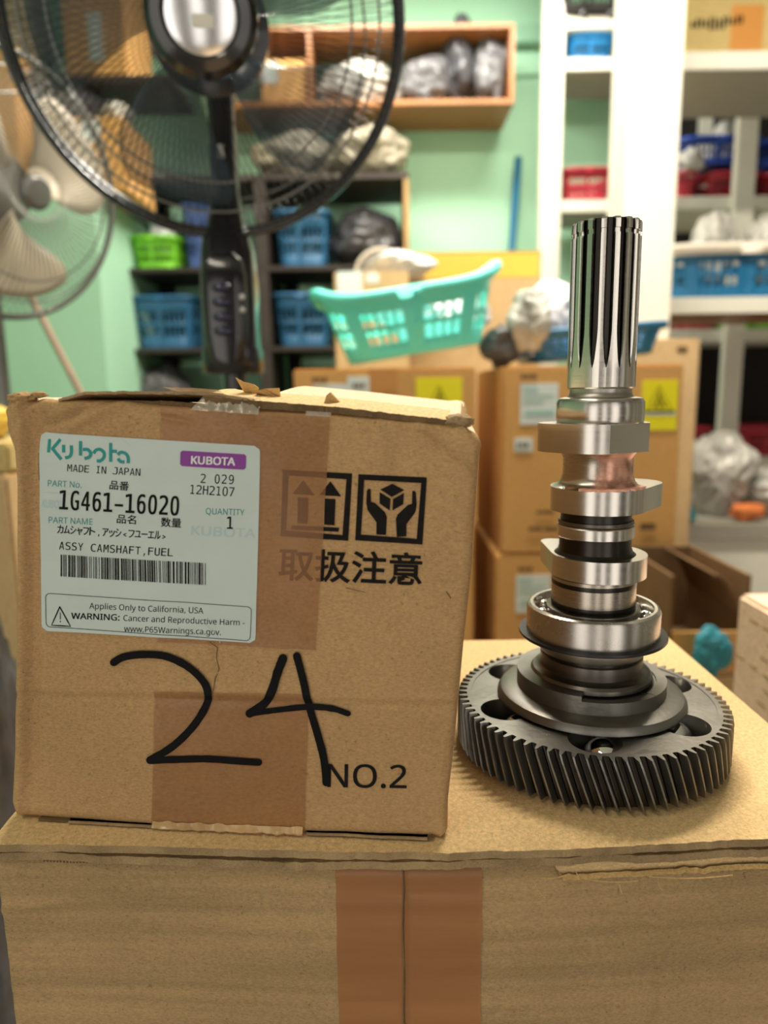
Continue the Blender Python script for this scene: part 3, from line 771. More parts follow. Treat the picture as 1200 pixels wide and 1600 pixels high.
stroke_px('warning_triangle', [([C(270, 1050), C(316, 1138), C(234, 1132), C(270, 1050)], 1.9, 0), ([C(272, 1076), C(272, 1105)], 1.2, 0), ([C(272, 1113), C(272, 1118)], 1.4, 0)], O3, M['ink'], lab)
T('Applies Only to California, USA', 402, 1058, 910, 1080, 26)
T('WARNING:', 320, 1104, 536, 1111, 27, bold=.018); T('Cancer and Reproductive Harm -', 554, 1112, 1094, 1133, 26)
T('www.P65Warnings.ca.gov.', 556, 1160, 988, 1176, 26)
stroke_px('label_crease', [([C(175, 538), C(400, 552)], .6, 0), ([C(540, 293), C(590, 334)], .7, 0), ([C(925, 1130), C(965, 1168), C(985, 1210)], 1.0, 1)], O3, M['teal3'], lab)
# ---------------------------------------------------------- marker 24
D5 = lambda x, y: (x / 1.579, 980 + y / 1.579)
stroke_px('marker_digit', [([D5(282, 86), D5(308, 72), D5(360, 66), D5(415, 72), D5(470, 100), D5(510, 145), D5(512, 185), D5(480, 240), D5(430, 290), D5(372, 326)], 12, 1), ([D5(372, 327), D5(430, 324), D5(510, 322), D5(580, 326), D5(640, 330)], 11, 1)], .0009, M['marker'], carton)
stroke_px('marker_digit', [([D5(700, 74), D5(686, 110), D5(672, 155), D5(655, 185), D5(618, 210)], 13.5, 1), ([D5(618, 211), D5(680, 202), D5(760, 194), D5(820, 197), D5(860, 209)], 9, 1), ([D5(734, 68), D5(748, 120), D5(764, 190), D5(785, 260), D5(800, 320), D5(806, 380)], 12, 1)], .0009, M['marker'], carton)
# small scratches and the tear below the label
stroke_px('tear_line', [([(328, 1003), (340, 1012), (337, 1030), (342, 1045), (336, 1060), (334, 1078)], 1.5, 0), ([(540, 918), (556, 922), (570, 925)], 1.0, 1), ([(698, 925), (704, 934)], 2.2, 1)], .0003, M['kraft_dark'], carton)
# ============================================================ CAMSHAFT
AX, AY = .1085, .3582; GZ = CZ - .1616
cam_root = empty('fuel_camshaft', (AX, AY, PZ), 'steel camshaft with splined end standing on its helical gear, beside the worn carton', 'camshaft')
off = GZ - PZ                     # gear top above the platform
def L_(name, prof, mat, **k): return lathe(name, [(a / 1000, b / 1000 + off) for a, b in prof], mat, cam_root, **k)
# gear: toothed helical rim + web with six holes + hub
NT, RO, RI, GT = 76, .0700, .0650, .0245
vs, fs = [], []; layers = 10; per = 12
sec = [(0, 0), (.12, .0), (.20, .10), (.26, .45), (.31, .85), (.35, 1), (.50, 1), (.54, .85), (.59, .45), (.65, .10), (.72, 0), (.88, -.04)]
twist = .36 * GT / RO
for l in range(layers + 1):
    z = off - GT * l / layers; tw = twist * l / layers
    for t in range(NT):
        for (a, h) in sec:
            an = 2 * pi * (t + a) / NT + tw; rr_ = RI + (RO - RI) * h
            if l in (0, layers) and h > .5: rr_ -= .0006
            vs.append((rr_ * cos(an), rr_ * sin(an), z))
n = NT * per
for l in range(layers):
    for i in range(n): j = (i + 1) % n; fs.append((l * n + i, l * n + j, (l + 1) * n + j, (l + 1) * n + i))
inner = len(vs); RW = .0625
for z in (off, off - GT):
    for i in range(n): a = 2 * pi * (i / per + 0) / NT + (twist if z != off else 0); vs.append((RW * cos(a), RW * sin(a), z))
for i in range(n):
    j = (i + 1) % n; fs.append((i, inner + i, inner + j, j)); fs.append((layers * n + i, layers * n + j, inner + n + j, inner + n + i)); fs.append((inner + i, inner + n + i, inner + n + j, inner + j))
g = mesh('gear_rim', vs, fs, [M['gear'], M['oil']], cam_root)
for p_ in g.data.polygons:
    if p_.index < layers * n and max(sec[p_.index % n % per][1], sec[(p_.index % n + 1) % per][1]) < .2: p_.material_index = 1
bm = bmesh.new(); bm.from_mesh(g.data); bmesh.ops.recalc_face_normals(bm, faces=bm.faces); bm.to_mesh(g.data); bm.free(); smooth_angle(g, 32)
HA = [-103, -43, 17, 77, 137, 197]; HR = .0124; HC = .0498
cu = bpy.data.curves.new('web', 'CURVE'); cu.dimensions = '2D'; cu.fill_mode = 'BOTH'; cu.extrude = .0075
def ringc(cx, cy, r, n):
    s = cu.splines.new('POLY'); s.points.add(n - 1); s.use_cyclic_u = True
    for i in range(n): s.points[i].co = (cx + r * cos(2 * pi * i / n), cy + r * sin(2 * pi * i / n), 0, 1)
ringc(0, 0, RW + .00005, 152)
for a in HA: ringc(HC * cos(radians(a)), HC * sin(radians(a)), HR, 48)
ringc(0, 0, .016, 64)
o = bpy.data.objects.new('web', cu); COL.objects.link(o); dg = bpy.context.evaluated_depsgraph_get(); dg.update()
me = bpy.data.meshes.new_from_object(o.evaluated_get(dg)); bpy.data.objects.remove(o)
me.transform(Matrix.Translation((0, 0, off - .0079)))
me.materials.clear(); web = link('gear_web', me, M['gear'], cam_root); smooth_angle(web, 30)
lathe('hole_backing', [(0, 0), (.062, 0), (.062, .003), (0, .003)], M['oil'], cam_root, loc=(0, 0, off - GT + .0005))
for i, a in enumerate(HA):      # governor balls seated below the holes
    bm = bmesh.new(); bmesh.ops.create_uvsphere(bm, u_segments=40, v_segments=24, radius=.0098)
    rb = .0435
    for v in bm.verts: v.co += Vector((rb * cos(radians(a + 6)), rb * sin(radians(a + 6)), off - .0125))
    frombm('governor_ball', bm, M['chrome'], cam_root, True)
L_('dish_flange', [(20, 2.2), (30, 1.4), (47.4, .4), (48.6, .9), (48.4, 2.2), (46.8, 4.6), (44, 5.6), (30, 7.2), (20, 7.2)], M['gear'])
# collar with the two cut-outs
pc = []
for i in range(180):
    a = 2 * pi * i / 180; r_ = .0382; pc.append((r_ * cos(a), r_ * sin(a)))
prism('flange_collar', pc, off + .0046, off + .0120, M['gear'], cam_root, .0006)
def arc(r0, r1, a0, a1, n=40): return [(r1 * cos(radians(a0 + (a1 - a0) * i / n)), r1 * sin(radians(a0 + (a1 - a0) * i / n))) for i in range(n + 1)] + [(r0 * cos(radians(a1 + (a0 - a1) * i / n)), r0 * sin(radians(a1 + (a0 - a1) * i / n))) for i in range(n + 1)]
prism('raised_collar_segment', arc(.030, .0382, -112, -266, 60), off + .0119, off + .0152, M['gear'], cam_root, .0003)
prism('raised_collar_segment', arc(.033, .0382, -52, 75, 60), off + .0119, off + .0128, M['gear'], cam_root, .0003)
prism('raised_collar_segment', arc(.0345, .0382, -118, -52, 40), off + .0119, off + .0128, M['gear'], cam_root, .0002)
L_('spring_seat', [(25, 12.2), (30.6, 12.2), (31.2, 13.2), (31.0, 15.2), (29.8, 16.6), (27.8, 17.0), (26.2, 18.2), (25, 18.2)], M['steel_dark'])
L_('retaining_clip', [(30.4, 10.9), (31.9, 10.9), (31.9, 12.1), (30.4, 12.1)], M['black_ring'], closed=True)
L_('lower_sleeve', [(20, 17), (26.0, 17.0), (26.2, 18), (26.2, 24.6), (25.6, 25.2), (20, 25.2)], M['steel_dark'])
L_('oil_groove', [(18, 24.8), (25.2, 24.8), (25.2, 27.4), (18, 27.4)], M['oil'])
L_('bearing_lower_ring', [(18, 27.0), (26.6, 27.0), (27.2, 28), (27.4, 32.0), (30.5, 33.4), (30.5, 35), (18, 35)], M['steel_soft'])
L_('snap_ring', [(30, 35.0), (37.3, 35.0), (37.7, 35.5), (37.5, 36.6), (33, 37.0), (30, 37)], M['black_ring'])
L_('bearing_outer_ring', [(28.6, 34.5), (33.2, 35.8), (33.8, 36.6), (33.8, 49.2), (33.2, 50.5), (31.9, 51.2), (30.4, 51.1), (29.9, 50.2), (29.8, 47.5), (28.4, 45), (28.4, 38), (28.6, 34.5)], M['bearing'], n=128)
L_('bearing_inner_ring', [(20, 36), (24.2, 36), (23.2, 43), (24.0, 49.2), (23.6, 50.3), (22.4, 50.6), (20, 50.6)], M['steel_dark'])
for i in range(11):
    a = radians(148 + i * 360 / 11); bm = bmesh.new(); bmesh.ops.create_uvsphere(bm, u_segments=28, v_segments=18, radius=.0044)
    for v in bm.verts: v.co += Vector((.0262 * cos(a), .0262 * sin(a), off + .0448))
    frombm('bearing_ball', bm, M['chrome'], cam_root, True)
L_('ball_cage', [(23.9, 40), (28.3, 40), (28.3, 42.2), (23.9, 42.2)], M['oil'], closed=True)
def journal_mat():
    m = steel('heat_marked_journal', (.42, .37, .31), .27); return m
L_('main_journal', [(15, 50.4), (20.6, 50.4), (21.2, 51.4), (21.3, 66), (20.6, 67.9), (15, 67.9)], journal_mat(), n=128)
L_('scorch_band', [(21.32, 51.0), (21.36, 53.4), (21.33, 53.5)], M['oil'])
L_('scorch_band', [(21.33, 62.5), (21.40, 63.4), (21.2, 66.2), (20.8, 67.6)], M['oil'])
def relz(zr): return zr + .1616          # z below the eye -> above the gear face
lobe3 = hull(circ(.0020, 0, .0240) + circ(-.0145, .0300, .0066, 32))
prism('cam_lobe', lobe3, off + relz(-.0942), off + relz(-.0832), M['steel'], cam_root, .0003)
L_('groove_neck', [(12, 77), (20.5, 78.2), (18.6, 80), (18.0, 82.5), (18.0, 87.9), (12, 87.9)], M['oil'])
L_('collar_ring', [(12, 87.4), (18.9, 87.4), (19.3, 87.9), (19.3, 93.0), (18.9, 93.5), (12, 93.5)], M['steel'])
L_('collar_step', [(12, 93.2), (18.2, 93.2), (19.0, 94.6), (18.6, 96), (12, 96)], M['steel_dark'])
L_('groove_neck', [(12, 95.5), (17.6, 95.5), (17.6, 101.4), (12, 101.4)], M['oil'])
lobe2 = hull(circ(.0005, 0, .0235) + circ(.0225, .0135, .0150, 40))
prism('cam_lobe', lobe2, off + relz(-.0604), off + relz(-.0485), M['steel'], cam_root, .0003)
# copper stained neck
m = steel('neck_steel_with_copper', (.50, .45, .40), .26); nt = m.node_tree; b = nt.nodes['Principled BSDF']
old = b.inputs['Base Color'].links[0].from_socket
tc = node(nt, 'ShaderNodeTexCoord'); sp = node(nt, 'ShaderNodeSeparateXYZ'); nt.links.new(tc.outputs['Object'], sp.inputs[0])
nz_ = node(nt, 'ShaderNodeTexNoise'); nz_.inputs['Scale'].default_value = 130; nz_.inputs['Detail'].default_value = 5; nt.links.new(tc.outputs['Object'], nz_.inputs['Vector'])
ad = node(nt, 'ShaderNodeMath', operation='MULTIPLY_ADD'); ad.inputs[1].default_value = .006; nt.links.new(nz_.outputs['Fac'], ad.inputs[0]); nt.links.new(sp.outputs['X'], ad.inputs[2])
mr = node(nt, 'ShaderNodeMapRange'); mr.inputs[1].default_value = -.0040; mr.inputs[2].default_value = -.0010; nt.links.new(ad.outputs[0], mr.inputs[0])
cr = node(nt, 'ShaderNodeValToRGB'); cr.color_ramp.elements[0].position = .32; cr.color_ramp.elements[0].color = (.26, .13, .085, 1); cr.color_ramp.elements[1].position = .55; cr.color_ramp.elements[1].color = (.78, .42, .30, 1)
mm_ = node(nt, 'ShaderNodeMapRange'); mm_.inputs[3].default_value = 1.0; mm_.inputs[4].default_value = .45; nt.links.new(mr.outputs[0], mm_.inputs[0]); nt.links.new(mm_.outputs[0], b.inputs['Metallic'])
nt.links.new(nz_.outputs['Fac'], cr.inputs[0])
mx = node(nt, 'ShaderNodeMix', data_type='RGBA'); nt.links.new(mr.outputs[0], mx.inputs[0]); nt.links.new(old, mx.inputs[6]); nt.links.new(cr.outputs[0], mx.inputs[7]); nt.links.new(mx.outputs[2], b.inputs['Base Color'])
ztop2 = relz(-.0485) * 1000; zlow1 = relz(-.0305) * 1000
neck = L_('shaft_neck', [(15, ztop2 - .2), (22.0, ztop2 + .05), (19.8, ztop2 + 1.1), (18.2, ztop2 + 3.0), (17.3, ztop2 + 6), (17.1, ztop2 + 10), (17.2, zlow1 - 3.4), (18.4, zlow1 - 1.2), (19.6, zlow1 + .2), (15, zlow1 + .2)], m, n=128)
neck['label'] = 'copper stained shaft neck'
cop = pm('copper_smear', (.86, .44, .31), .5, .2, var=.25, scale=200, bump=.5, bscale=400)
pts = []
for i in range(61):
    a = radians(-128 + i * 100 / 60); r_ = .0236 + .0012 * noise.noise(Vector((i * .25, 1, 1))); pts.append((min(r_, .0240) * cos(a), r_ * sin(a)))
for i in range(61):
    a = radians(-28 - i * 100 / 60); r_ = .0182; pts.append((r_ * cos(a), r_ * sin(a)))
prism('copper_smear', pts, off + ztop2 / 1000 - .0002, off + ztop2 / 1000 + .0011, cop, cam_root, 0)
lobe1 = clip(hull(circ(-.001, 0, .0248, 90) + circ(-.0135, .0010, .0168, 60)), .49, -.872, .0205)
prism('cam_lobe', lobe1, off + relz(-.0305), off + relz(-.0165), M['steel'], cam_root, .0003)
L_('upper_journal', [(12, relz(-.0165) * 1000 - .2), (20.8, relz(-.0165) * 1000 - .1), (21.2, relz(-.0165) * 1000 + .8), (21.2, 155.2), (20.2, 157.0), (17.6, 157.6), (12, 157.6)], M['steel'], n=128)
L_('undercut', [(10, 157.4), (16.4, 157.4), (15.4, 158.6), (14.9, 160.2), (14.9, 162.2), (10, 162.2)], M['steel_soft'])
# splined end
NS = 16; per = 10; vs, fs = [], []
zs = [161.6, 162.4, 163.6, 168, 171.4, 171.6, 173, 175, 178, 181, 184, 187, 190, 200, 215, 232.6, 232.7, 234.6, 234.7, 238.6, 239.6]
prof = [(0, 0), (.16, 0), (.24, .5), (.30, 1), (.48, 1.05), (.66, 1), (.72, .5), (.80, 0), (.90, 0), (.98, 0)]
for z in zs:
    dep = 2.6 * min(1, max(0, (z - 173) / 16)) ** .6 if z < 232.65 or z > 234.65 else 2.6
    base = 16.35
    if z < 162: base = 15.8
    if 232.65 < z < 234.65: base = 15.6
    if z > 239: base = 15.7; 
    for t in range(NS):
        for a, h in prof:
            wf = .06 + .94 * min(1, max(0, (z - 171.5) / 17)) ** .55; an = 2 * pi * (t + .48 + (a - .48) * (wf if .1 < a < .85 else 1) + .1) / NS
            r_ = base - max(0, dep - (16.35 - base)) * min(1, h)
            vs.append((r_ / 1000 * cos(an), r_ / 1000 * sin(an), z / 1000 + off))
n = NS * per
for l in range(len(zs) - 1):
    for i in range(n): j = (i + 1) % n; fs.append((l * n + i, l * n + j, (l + 1) * n + j, (l + 1) * n + i))
fs.append(tuple(range((len(zs) - 1) * n, len(zs) * n))); fs.append(tuple(range(n))[::-1])
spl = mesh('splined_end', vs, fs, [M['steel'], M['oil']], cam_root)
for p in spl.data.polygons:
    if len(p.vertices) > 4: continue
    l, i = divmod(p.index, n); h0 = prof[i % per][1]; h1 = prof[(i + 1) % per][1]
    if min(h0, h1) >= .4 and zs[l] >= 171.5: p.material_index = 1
smooth_angle(spl, 24)
# ============================================================ FAN (foreground)
def orient(n):
    q = Vector(n).to_track_quat('Z', 'Y'); return q
fd = .80
FC = EYE + ray(323, 39) * fd; HUBP = EYE + ray(311, 18) * (fd - .095)
fn = (HUBP - FC).normalized()
colx = atY(361, 480, .97).x
fan = empty('pedestal_fan', (colx, .97, 0), 'black pedestal fan with round wire guard, behind the worn carton', 'fan')
fm = Matrix.Translation(FC) @ orient(fn).to_matrix().to_4x4()
fl = parent_matrix(fan).inverted() @ fm
RG = 309 / F * fd
def headpart(name, vs, fs, mat, smooth=True, parent=fan, M4=fl):
    return mesh(name, [M4 @ Vector(v) for v in vs], fs, mat, parent, smooth)
def guard(parent, M4, R, zc, z0, swirl, n, rw, mat, name, hubr):
    vs, fs = [], []
    for i in range(n):
        a0 = 2 * pi * i / n; pts = []
        for k in range(11):
            t = k / 10; r_ = hubr + (R - hubr) * t
            zz = zc + (z0 - zc) * (t ** 3.2); a = a0 + swirl * sin(t * pi / 2)
            pts.append((r_ * cos(a), r_ * sin(a), zz))
        tube(vs, fs, pts, rw, 4)
    o = headpart(name, vs, fs, mat, True, parent, M4); o['kind'] = 'stuff'; return o
def ringo(parent, M4, name, R, z, rw, mat, n=96):
    vs, fs = [], []; tube(vs, fs, [(R * cos(2 * pi * i / n), R * sin(2 * pi * i / n), z) for i in range(n)], rw, 8, True)
    return headpart(name, vs, fs, mat, True, parent, M4)
guard(fan, fl, RG * .985, .078, .0, .20, 130, .00065, M['wire'], 'front_guard_wires', .042)
guard(fan, fl, RG * .985, -.10, -.014, -.22, 116, .0006, M['wire'], 'rear_guard_wires', .075)
ringo(fan, fl, 'guard_rim', RG, 0, .0042, M['blackp']); ringo(fan, fl, 'guard_rim', RG * .985, -.014, .0045, M['blackp'])
ringo(fan, fl, 'guard_ring', RG * .86, .036, .0014, M['wire_grey']); ringo(fan, fl, 'guard_ring', RG * .71, .056, .0013, M['wire_grey'])
ringo(fan, fl, 'guard_ring', RG * .84, -.060, .0014, M['wire_grey'])
def llathe(name, prof, mat, parent=fan, M4=fl, n=64):
    o = lathe(name, prof, mat, parent, n); o.data.transform(M4); return o
llathe('hub_cap', [(.0, .088), (.036, .090), (.040, .094), (.050, .092), (.057, .084), (.058, .074), (.045, .070), (0, .07)], M['blackp'])
bdg = llathe('hub_badge', [(0, .0935), (.028, .0925), (.036, .0905), (.0365, .089), (0, .089)], M['silver'])
boxo('badge_emblem', (0, 0, 0), (.022, .012, .003), M['white'], bdg, .001).data.transform(fl @ Matrix.Translation((.002, -.006, .0935)))
llathe('blade_hub', [(0, .062), (.034, .058), (.046, .040), (.048, .0), (0, 0)], M['blackp'])
llathe('motor_housing', [(0, -.022), (.070, -.03), (.068, -.05), (.070, -.12), (.060, -.17), (.035, -.19), (0, -.19)], M['blackp'])
def blade(parent, M4, a0, R, mat, name='fan_blade', hub=.045, wdt=.62, z=.03):
    vs, fs = [], []; nr, na = 10, 8
    for i in range(nr + 1):
        t = i / nr; r_ = hub * .9 + (R - hub * .9) * t; wa = wdt * (.55 + .55 * sin(pi * min(1, t * 1.05) * .62)) * (1 - .25 * t ** 6)
        for k in range(na + 1):
            s = k / na - .5; a = a0 + s * wa + .35 * t
            vs.append((r_ * cos(a), r_ * sin(a), z + s * -.045 * (1 - .45 * t)))
    for i in range(nr):
        for k in range(na): q = i * (na + 1) + k; fs.append((q, q + 1, q + na + 2, q + na + 1))
    o = headpart(name, vs, fs, mat, True, parent, M4)
    sm = o.modifiers.new('s', 'SOLIDIFY'); sm.thickness = .002; return o
for i in range(5): blade(fan, fl, radians(20 + i * 72), RG * .84, M['blade'], wdt=.82, z=.018)
# column, control panel, pole and base
L2 = lambda z: z
zc0 = atY(361, 585, .97).z; zc1 = atY(361, 372, .97).z; ztopc = (fm @ Vector((0, 0, -.12))).z
FW = .97
def prof_body(name, secs, mat, parent, n=28):
    """stack of rounded-rectangle sections (z, halfwidth, halfdepth, yoff)"""
    vs, fs = [], []
    for z, hw, hd, yo in secs:
        for i in range(n):
            a = 2 * pi * i / n; c, s = cos(a), sin(a); e = .55
            vs.append((hw * abs(c) ** e * (1 if c > 0 else -1), yo + hd * abs(s) ** e * (1 if s > 0 else -1), z))
    for l in range(len(secs) - 1):
        for i in range(n): j = (i + 1) % n; fs.append((l * n + i, l * n + j, (l + 1) * n + j, (l + 1) * n + i))
    fs.append(tuple(range(n))[::-1]); fs.append(tuple(range((len(secs) - 1) * n, len(secs) * n)))
    o = mesh(name, vs, fs, mat, parent); return smooth_angle(o, 50)
prof_body('control_housing', [(zc0, .036, .030, 0), (zc0 + .004, .0385, .034, 0), (zc0 + .03, .0385, .034, 0), (zc0 + .034, .036, .034, 0), (zc0 + .11, .036, .033, 0), (zc1 - .02, .034, .03, 0), (zc1, .030, .028, 0)], M['blackp'], fan)
pan = prof_body('control_panel', [(zc0 + .012, .012, .006, -.036), (zc0 + .02, .022, .008, -.036), (zc0 + .05, .027, .009, -.037), (zc0 + .12, .028, .009, -.037), (zc0 + .14, .024, .007, -.035), (zc0 + .15, .014, .004, -.033)], M['blackp'], fan)
for k, py in enumerate((450, 473, 496, 518)):
    z = atY(361, py, .93).z; bm = bmesh.new(); bmesh.ops.create_uvsphere(bm, u_segments=20, v_segments=12, radius=1)
    for v in bm.verts: v.co = Vector((v.co.x * .0135 - .001, v.co.y * .007 - .047, v.co.z * .0062 + z))
    frombm('push_button', bm, M['bluep'], pan, True)
for py in (465, 485):
    z = atY(390, py, .93).z; bm = bmesh.new(); bmesh.ops.create_uvsphere(bm, u_segments=16, v_segments=10, radius=.0035)
    for v in bm.verts: v.co += Vector((.0235, -.046, z))
    frombm('indicator', bm, M['knob'], pan, True)
prof_body('upper_column', [(zc1 - .005, .026, .024, 0), (zc1 + .06, .017, .018, 0), (ztopc - .02, .016, .018, 0), (ztopc + .05, .020, .022, 0)], M['blackp'], fan)
boxo('column_sticker', (0, -.0185, atY(350, 240, .96).z), (.008, .001, .016), M['knob'], fan)
prof_body('tilt_joint', [(ztopc, .022, .05, -.01), (ztopc + .03, .03, .06, -.01), (ztopc + .07, .022, .05, -.01)], M['blackp'], fan)
lathe('pole', [(.0, .03), (.016, .03), (.016, zc0 + .002), (0, zc0 + .002)], M['blackp'], fan, 24)
lathe('base', [(0, 0), (.165, 0), (.17, .01), (.15, .025), (.05, .045), (0, .05)], M['blackp'], fan, 48)
# ============================================================ SECOND FAN (left, side on)
F2Y = 1.35
C2 = atY(14, 296, F2Y)
n2 = Vector((.86, -.50, -.20)).normalized()
fan2 = empty('grey_fan', (C2.x - .10, C2.y + .10, 0), 'grey wire fan with beige blades turned sideways, leftmost in the photo', 'fan')
f2 = parent_matrix(fan2).inverted() @ Matrix.Translation(C2) @ orient(n2).to_matrix().to_4x4()
guard(fan2, f2, .215, .085, .0, .3, 84, .0008, M['wire_grey'], 'front_guard_wires', .04)
guard(fan2, f2, .215, -.085, -.01, -.3, 84, .0008, M['wire_grey'], 'rear_guard_wires', .05)
ringo(fan2, f2, 'guard_rim', .222, 0, .006, M['wire_grey']); ringo(fan2, f2, 'guard_ring', .15, .065, .0016, M['wire_grey']); ringo(fan2, f2, 'guard_ring', .19, .038, .0016, M['wire_grey'])
llathe('hub_cap', [(0, .09), (.022, .088), (.030, .078), (0, .075)], M['wire_grey'], fan2, f2)
llathe('motor_housing', [(0, 0), (.06, -.02), (.065, -.09), (.04, -.14), (0, -.14)], M['wire_grey'], fan2, f2)
for i in range(3): blade(fan2, f2, radians(20 + i * 120), .185, M['blade_beige'], wdt=1.3, z=.02)
lathe('pole', [(0, .02), (.014, .02), (.014, C2.z), (0, C2.z)], M['wire_grey'], fan2, 20)
lathe('base', [(0, 0), (.19, 0), (.19, .012), (.04, .04), (0, .04)], M['wire_grey'], fan2, 40)
# leaning stick
vs, fs = [], []
a = atY(18, 405, 1.75); b2 = atY(125, 612, 1.75); d = (b2 - a); k0 = (a.z - .006) / -d.z; endp = a + d * k0
tube(vs, fs, [a - d * .3, a, b2, endp], .0085, 10)
tag(mesh('wooden_stick', vs, fs, M['stick'], None, True), 'thin beige stick leaning behind the grey fan', 'stick')
# ============================================================ generic background goods
def boxpx(name, x0, x1, y0, y1, Y, dep, mat, label, cat, group=None, yc=None, zb=None, bev=.004, parts=True):
    """carton whose front face spans the given pixels at depth Y"""
    yc = (y0 + y1) / 2; a = atY(x0, yc, Y); b = atY(x1, yc, Y); xm = (x0 + x1) / 2; zt = atY(xm, y0, Y).z; zl = atY(xm, y1, Y).z if zb is None else zb
    t = empty(name, ((a.x + b.x) / 2, Y + dep / 2, zl), label, cat, group); W = b.x - a.x; H_ = zt - zl
    boxo('carton_body', (0, 0, H_ / 2), (W, dep, H_), mat, t, bev)
    return t, W, H_
def stick_on(t, name, x0, x1, y0, y1, Y, mat, th=.0012):
    a = atY(x0, (y0 + y1) / 2, Y); b = atY(x1, (y0 + y1) / 2, Y); zt = atY((x0 + x1) / 2, y0, Y).z; zl = atY((x0 + x1) / 2, y1, Y).z
    return boxo(name, ((a.x + b.x) / 2 - t.location.x, Y - th / 2 - t.location.y, (zt + zl) / 2 - t.location.z), (b.x - a.x, th, zt - zl), mat, t)
def lines_on(t, name, rows, Y, mat):
    bm = bmesh.new()
    for x0, x1, y0, y1 in rows:
        a = atY(x0, (y0 + y1) / 2, Y); b = atY(x1, (y0 + y1) / 2, Y); zt = atY(x0, y0, Y).z; zl = atY(x0, y1, Y).z
        addbox(bm, ((a.x + b.x) / 2 - t.location.x, Y - t.location.y, (zt + zl) / 2 - t.location.z), (b.x - a.x, .0008, zt - zl))
    return frombm(name, bm, mat, t)
def basket(name, loc, W, Dp, H_, mat, label, group=None, rows=2, rot=0.0, taper=.82, groups=1, wave=0.0, rim_mat=None, rs=1.0, tilt=None, nslot=12):
    t = empty(name, loc, label, 'basket', group); t.rotation_euler = tilt if tilt else (0, 0, rot)
    # perimeter of a rounded rectangle
    per = 144; rows_n = rows * 3 + 3
    def pt(s, h):
        k = taper + (1 - taper) * h; a = 2 * pi * s; c, sn = cos(a), sin(a); e = .38
        x = W / 2 * k * abs(c) ** e * (1 if c > 0 else -1); y = Dp / 2 * k * abs(sn) ** e * (1 if sn > 0 else -1)
        return x, y
    # resample perimeter by arc length at h = 1
    N = 1440; P = [pt(i / N, 1) for i in range(N + 1)]; Ls = [0]
    for i in range(N): Ls.append(Ls[-1] + hypot(P[i + 1][0] - P[i][0], P[i + 1][1] - P[i][1]))
    ss = []; j = 0
    for i in range(per):
        tgt = Ls[-1] * i / per
        while Ls[j + 1] < tgt: j += 1
        ss.append(j / N)
    vs, fs = [], []
    hts = [0]
    for r_ in range(rows):
        h0 = .22 + .56 * r_ / rows; h1 = h0 + .56 / rows * .72; hts += [h0, h1]
    hts += [.86, 1.0]
    wv = lambda s, h: wave * cos(4 * pi * s) * h * H_ if wave else 0
    for h in hts:
        for s in ss: x, y = pt(s, h); vs.append((x, y, h * H_ + wv(s, h)))
    for l in range(len(hts) - 1):
        slotrow = (l % 2 == 1) and l < 2 * rows + 1
        for i in range(per):
            if slotrow:
                s = ss[i]; m = i % 3; 
                gap = min(abs(((s * 4) % 1) - .0), abs(((s * 4) % 1) - 1)) < .001
                mid = (i % 36) in (34, 35, 0, 1) or (i % 36) in (16, 17, 18, 19)
                if m != 0 and not (mid and l <= 2 * rows): continue
            j = (i + 1) % per; fs.append((l * per + i, l * per + j, (l + 1) * per + j, (l + 1) * per + i))
    fs.append(tuple(range(per))[::-1])
    o = mesh('basket_body', vs, fs, mat, t); smooth_angle(o, 40); md = o.modifiers.new('s', 'SOLIDIFY'); md.thickness = .003; md.offset = 0
    vs, fs = [], []; prof = [(0, -.012), (.010, -.012), (.014, -.004), (.012, .003), (.0, .004), (-.003, .0)]
    for s in ss:
        x, y = pt(s, 1); L3 = hypot(x / W, y / Dp); nx_, ny_ = x / W / L3, y / Dp / L3
        for (o_, z_) in prof: vs.append((x + nx_ * o_ * rs, y + ny_ * o_ * rs, H_ + z_ * rs + wv(s, 1)))
    k = len(prof)
    for i in range(per):
        j = (i + 1) % per
        for q in range(k): fs.append((i * k + q, j * k + q, j * k + (q + 1) % k, i * k + (q + 1) % k))
    mesh('basket_rim', vs, fs, rim_mat or mat, t, True); return t
def basketpx(name, x0, x1, y0, y1, Y, Dp, mat, label, group=None, zb=None, **k):
    a = atY(x0, y0, Y); b = atY(x1, y0, Y); zl = atY((x0 + x1) / 2, y1, Y).z if zb is None else zb; zt = atY((x0 + x1) / 2, y0, Y).z
    return basket(name, ((a.x + b.x) / 2, Y + Dp / 2, zl + .0015), (b.x - a.x) - .024, Dp, zt - zl - .004, mat, label, group, **k)
def bag(name, loc, s, mat, label, seed, group=None, cat='bag', rough=1.0):
    bm = bmesh.new(); bmesh.ops.create_icosphere(bm, subdivisions=5, radius=1)
    for v in bm.verts:
        q = v.co.copy(); f = 1 + rough * (.30 * noise.noise(q * 1.4 + Vector((seed, 0, 0))) - .22 * abs(noise.noise(q * 3.1 + Vector((0, seed, 0)))) - .10 * abs(noise.noise(q * 8 + Vector((0, 0, seed)))))
        v.co = Vector((q.x * s[0] * f, q.y * s[1] * f, q.z * s[2] * f))
    zmin = min(v.co.z for v in bm.verts)
    for v in bm.verts:
        v.co.z -= zmin
        if v.co.z < s[2] * .22: v.co.z = v.co.z * .15 if v.co.z < s[2] * .22 else v.co.z
    z2 = min(v.co.z for v in bm.verts)
    for v in bm.verts: v.co.z -= z2
    o = frombm(name, bm, mat, None, True); o.location = loc; return tag(o, label, cat, group)
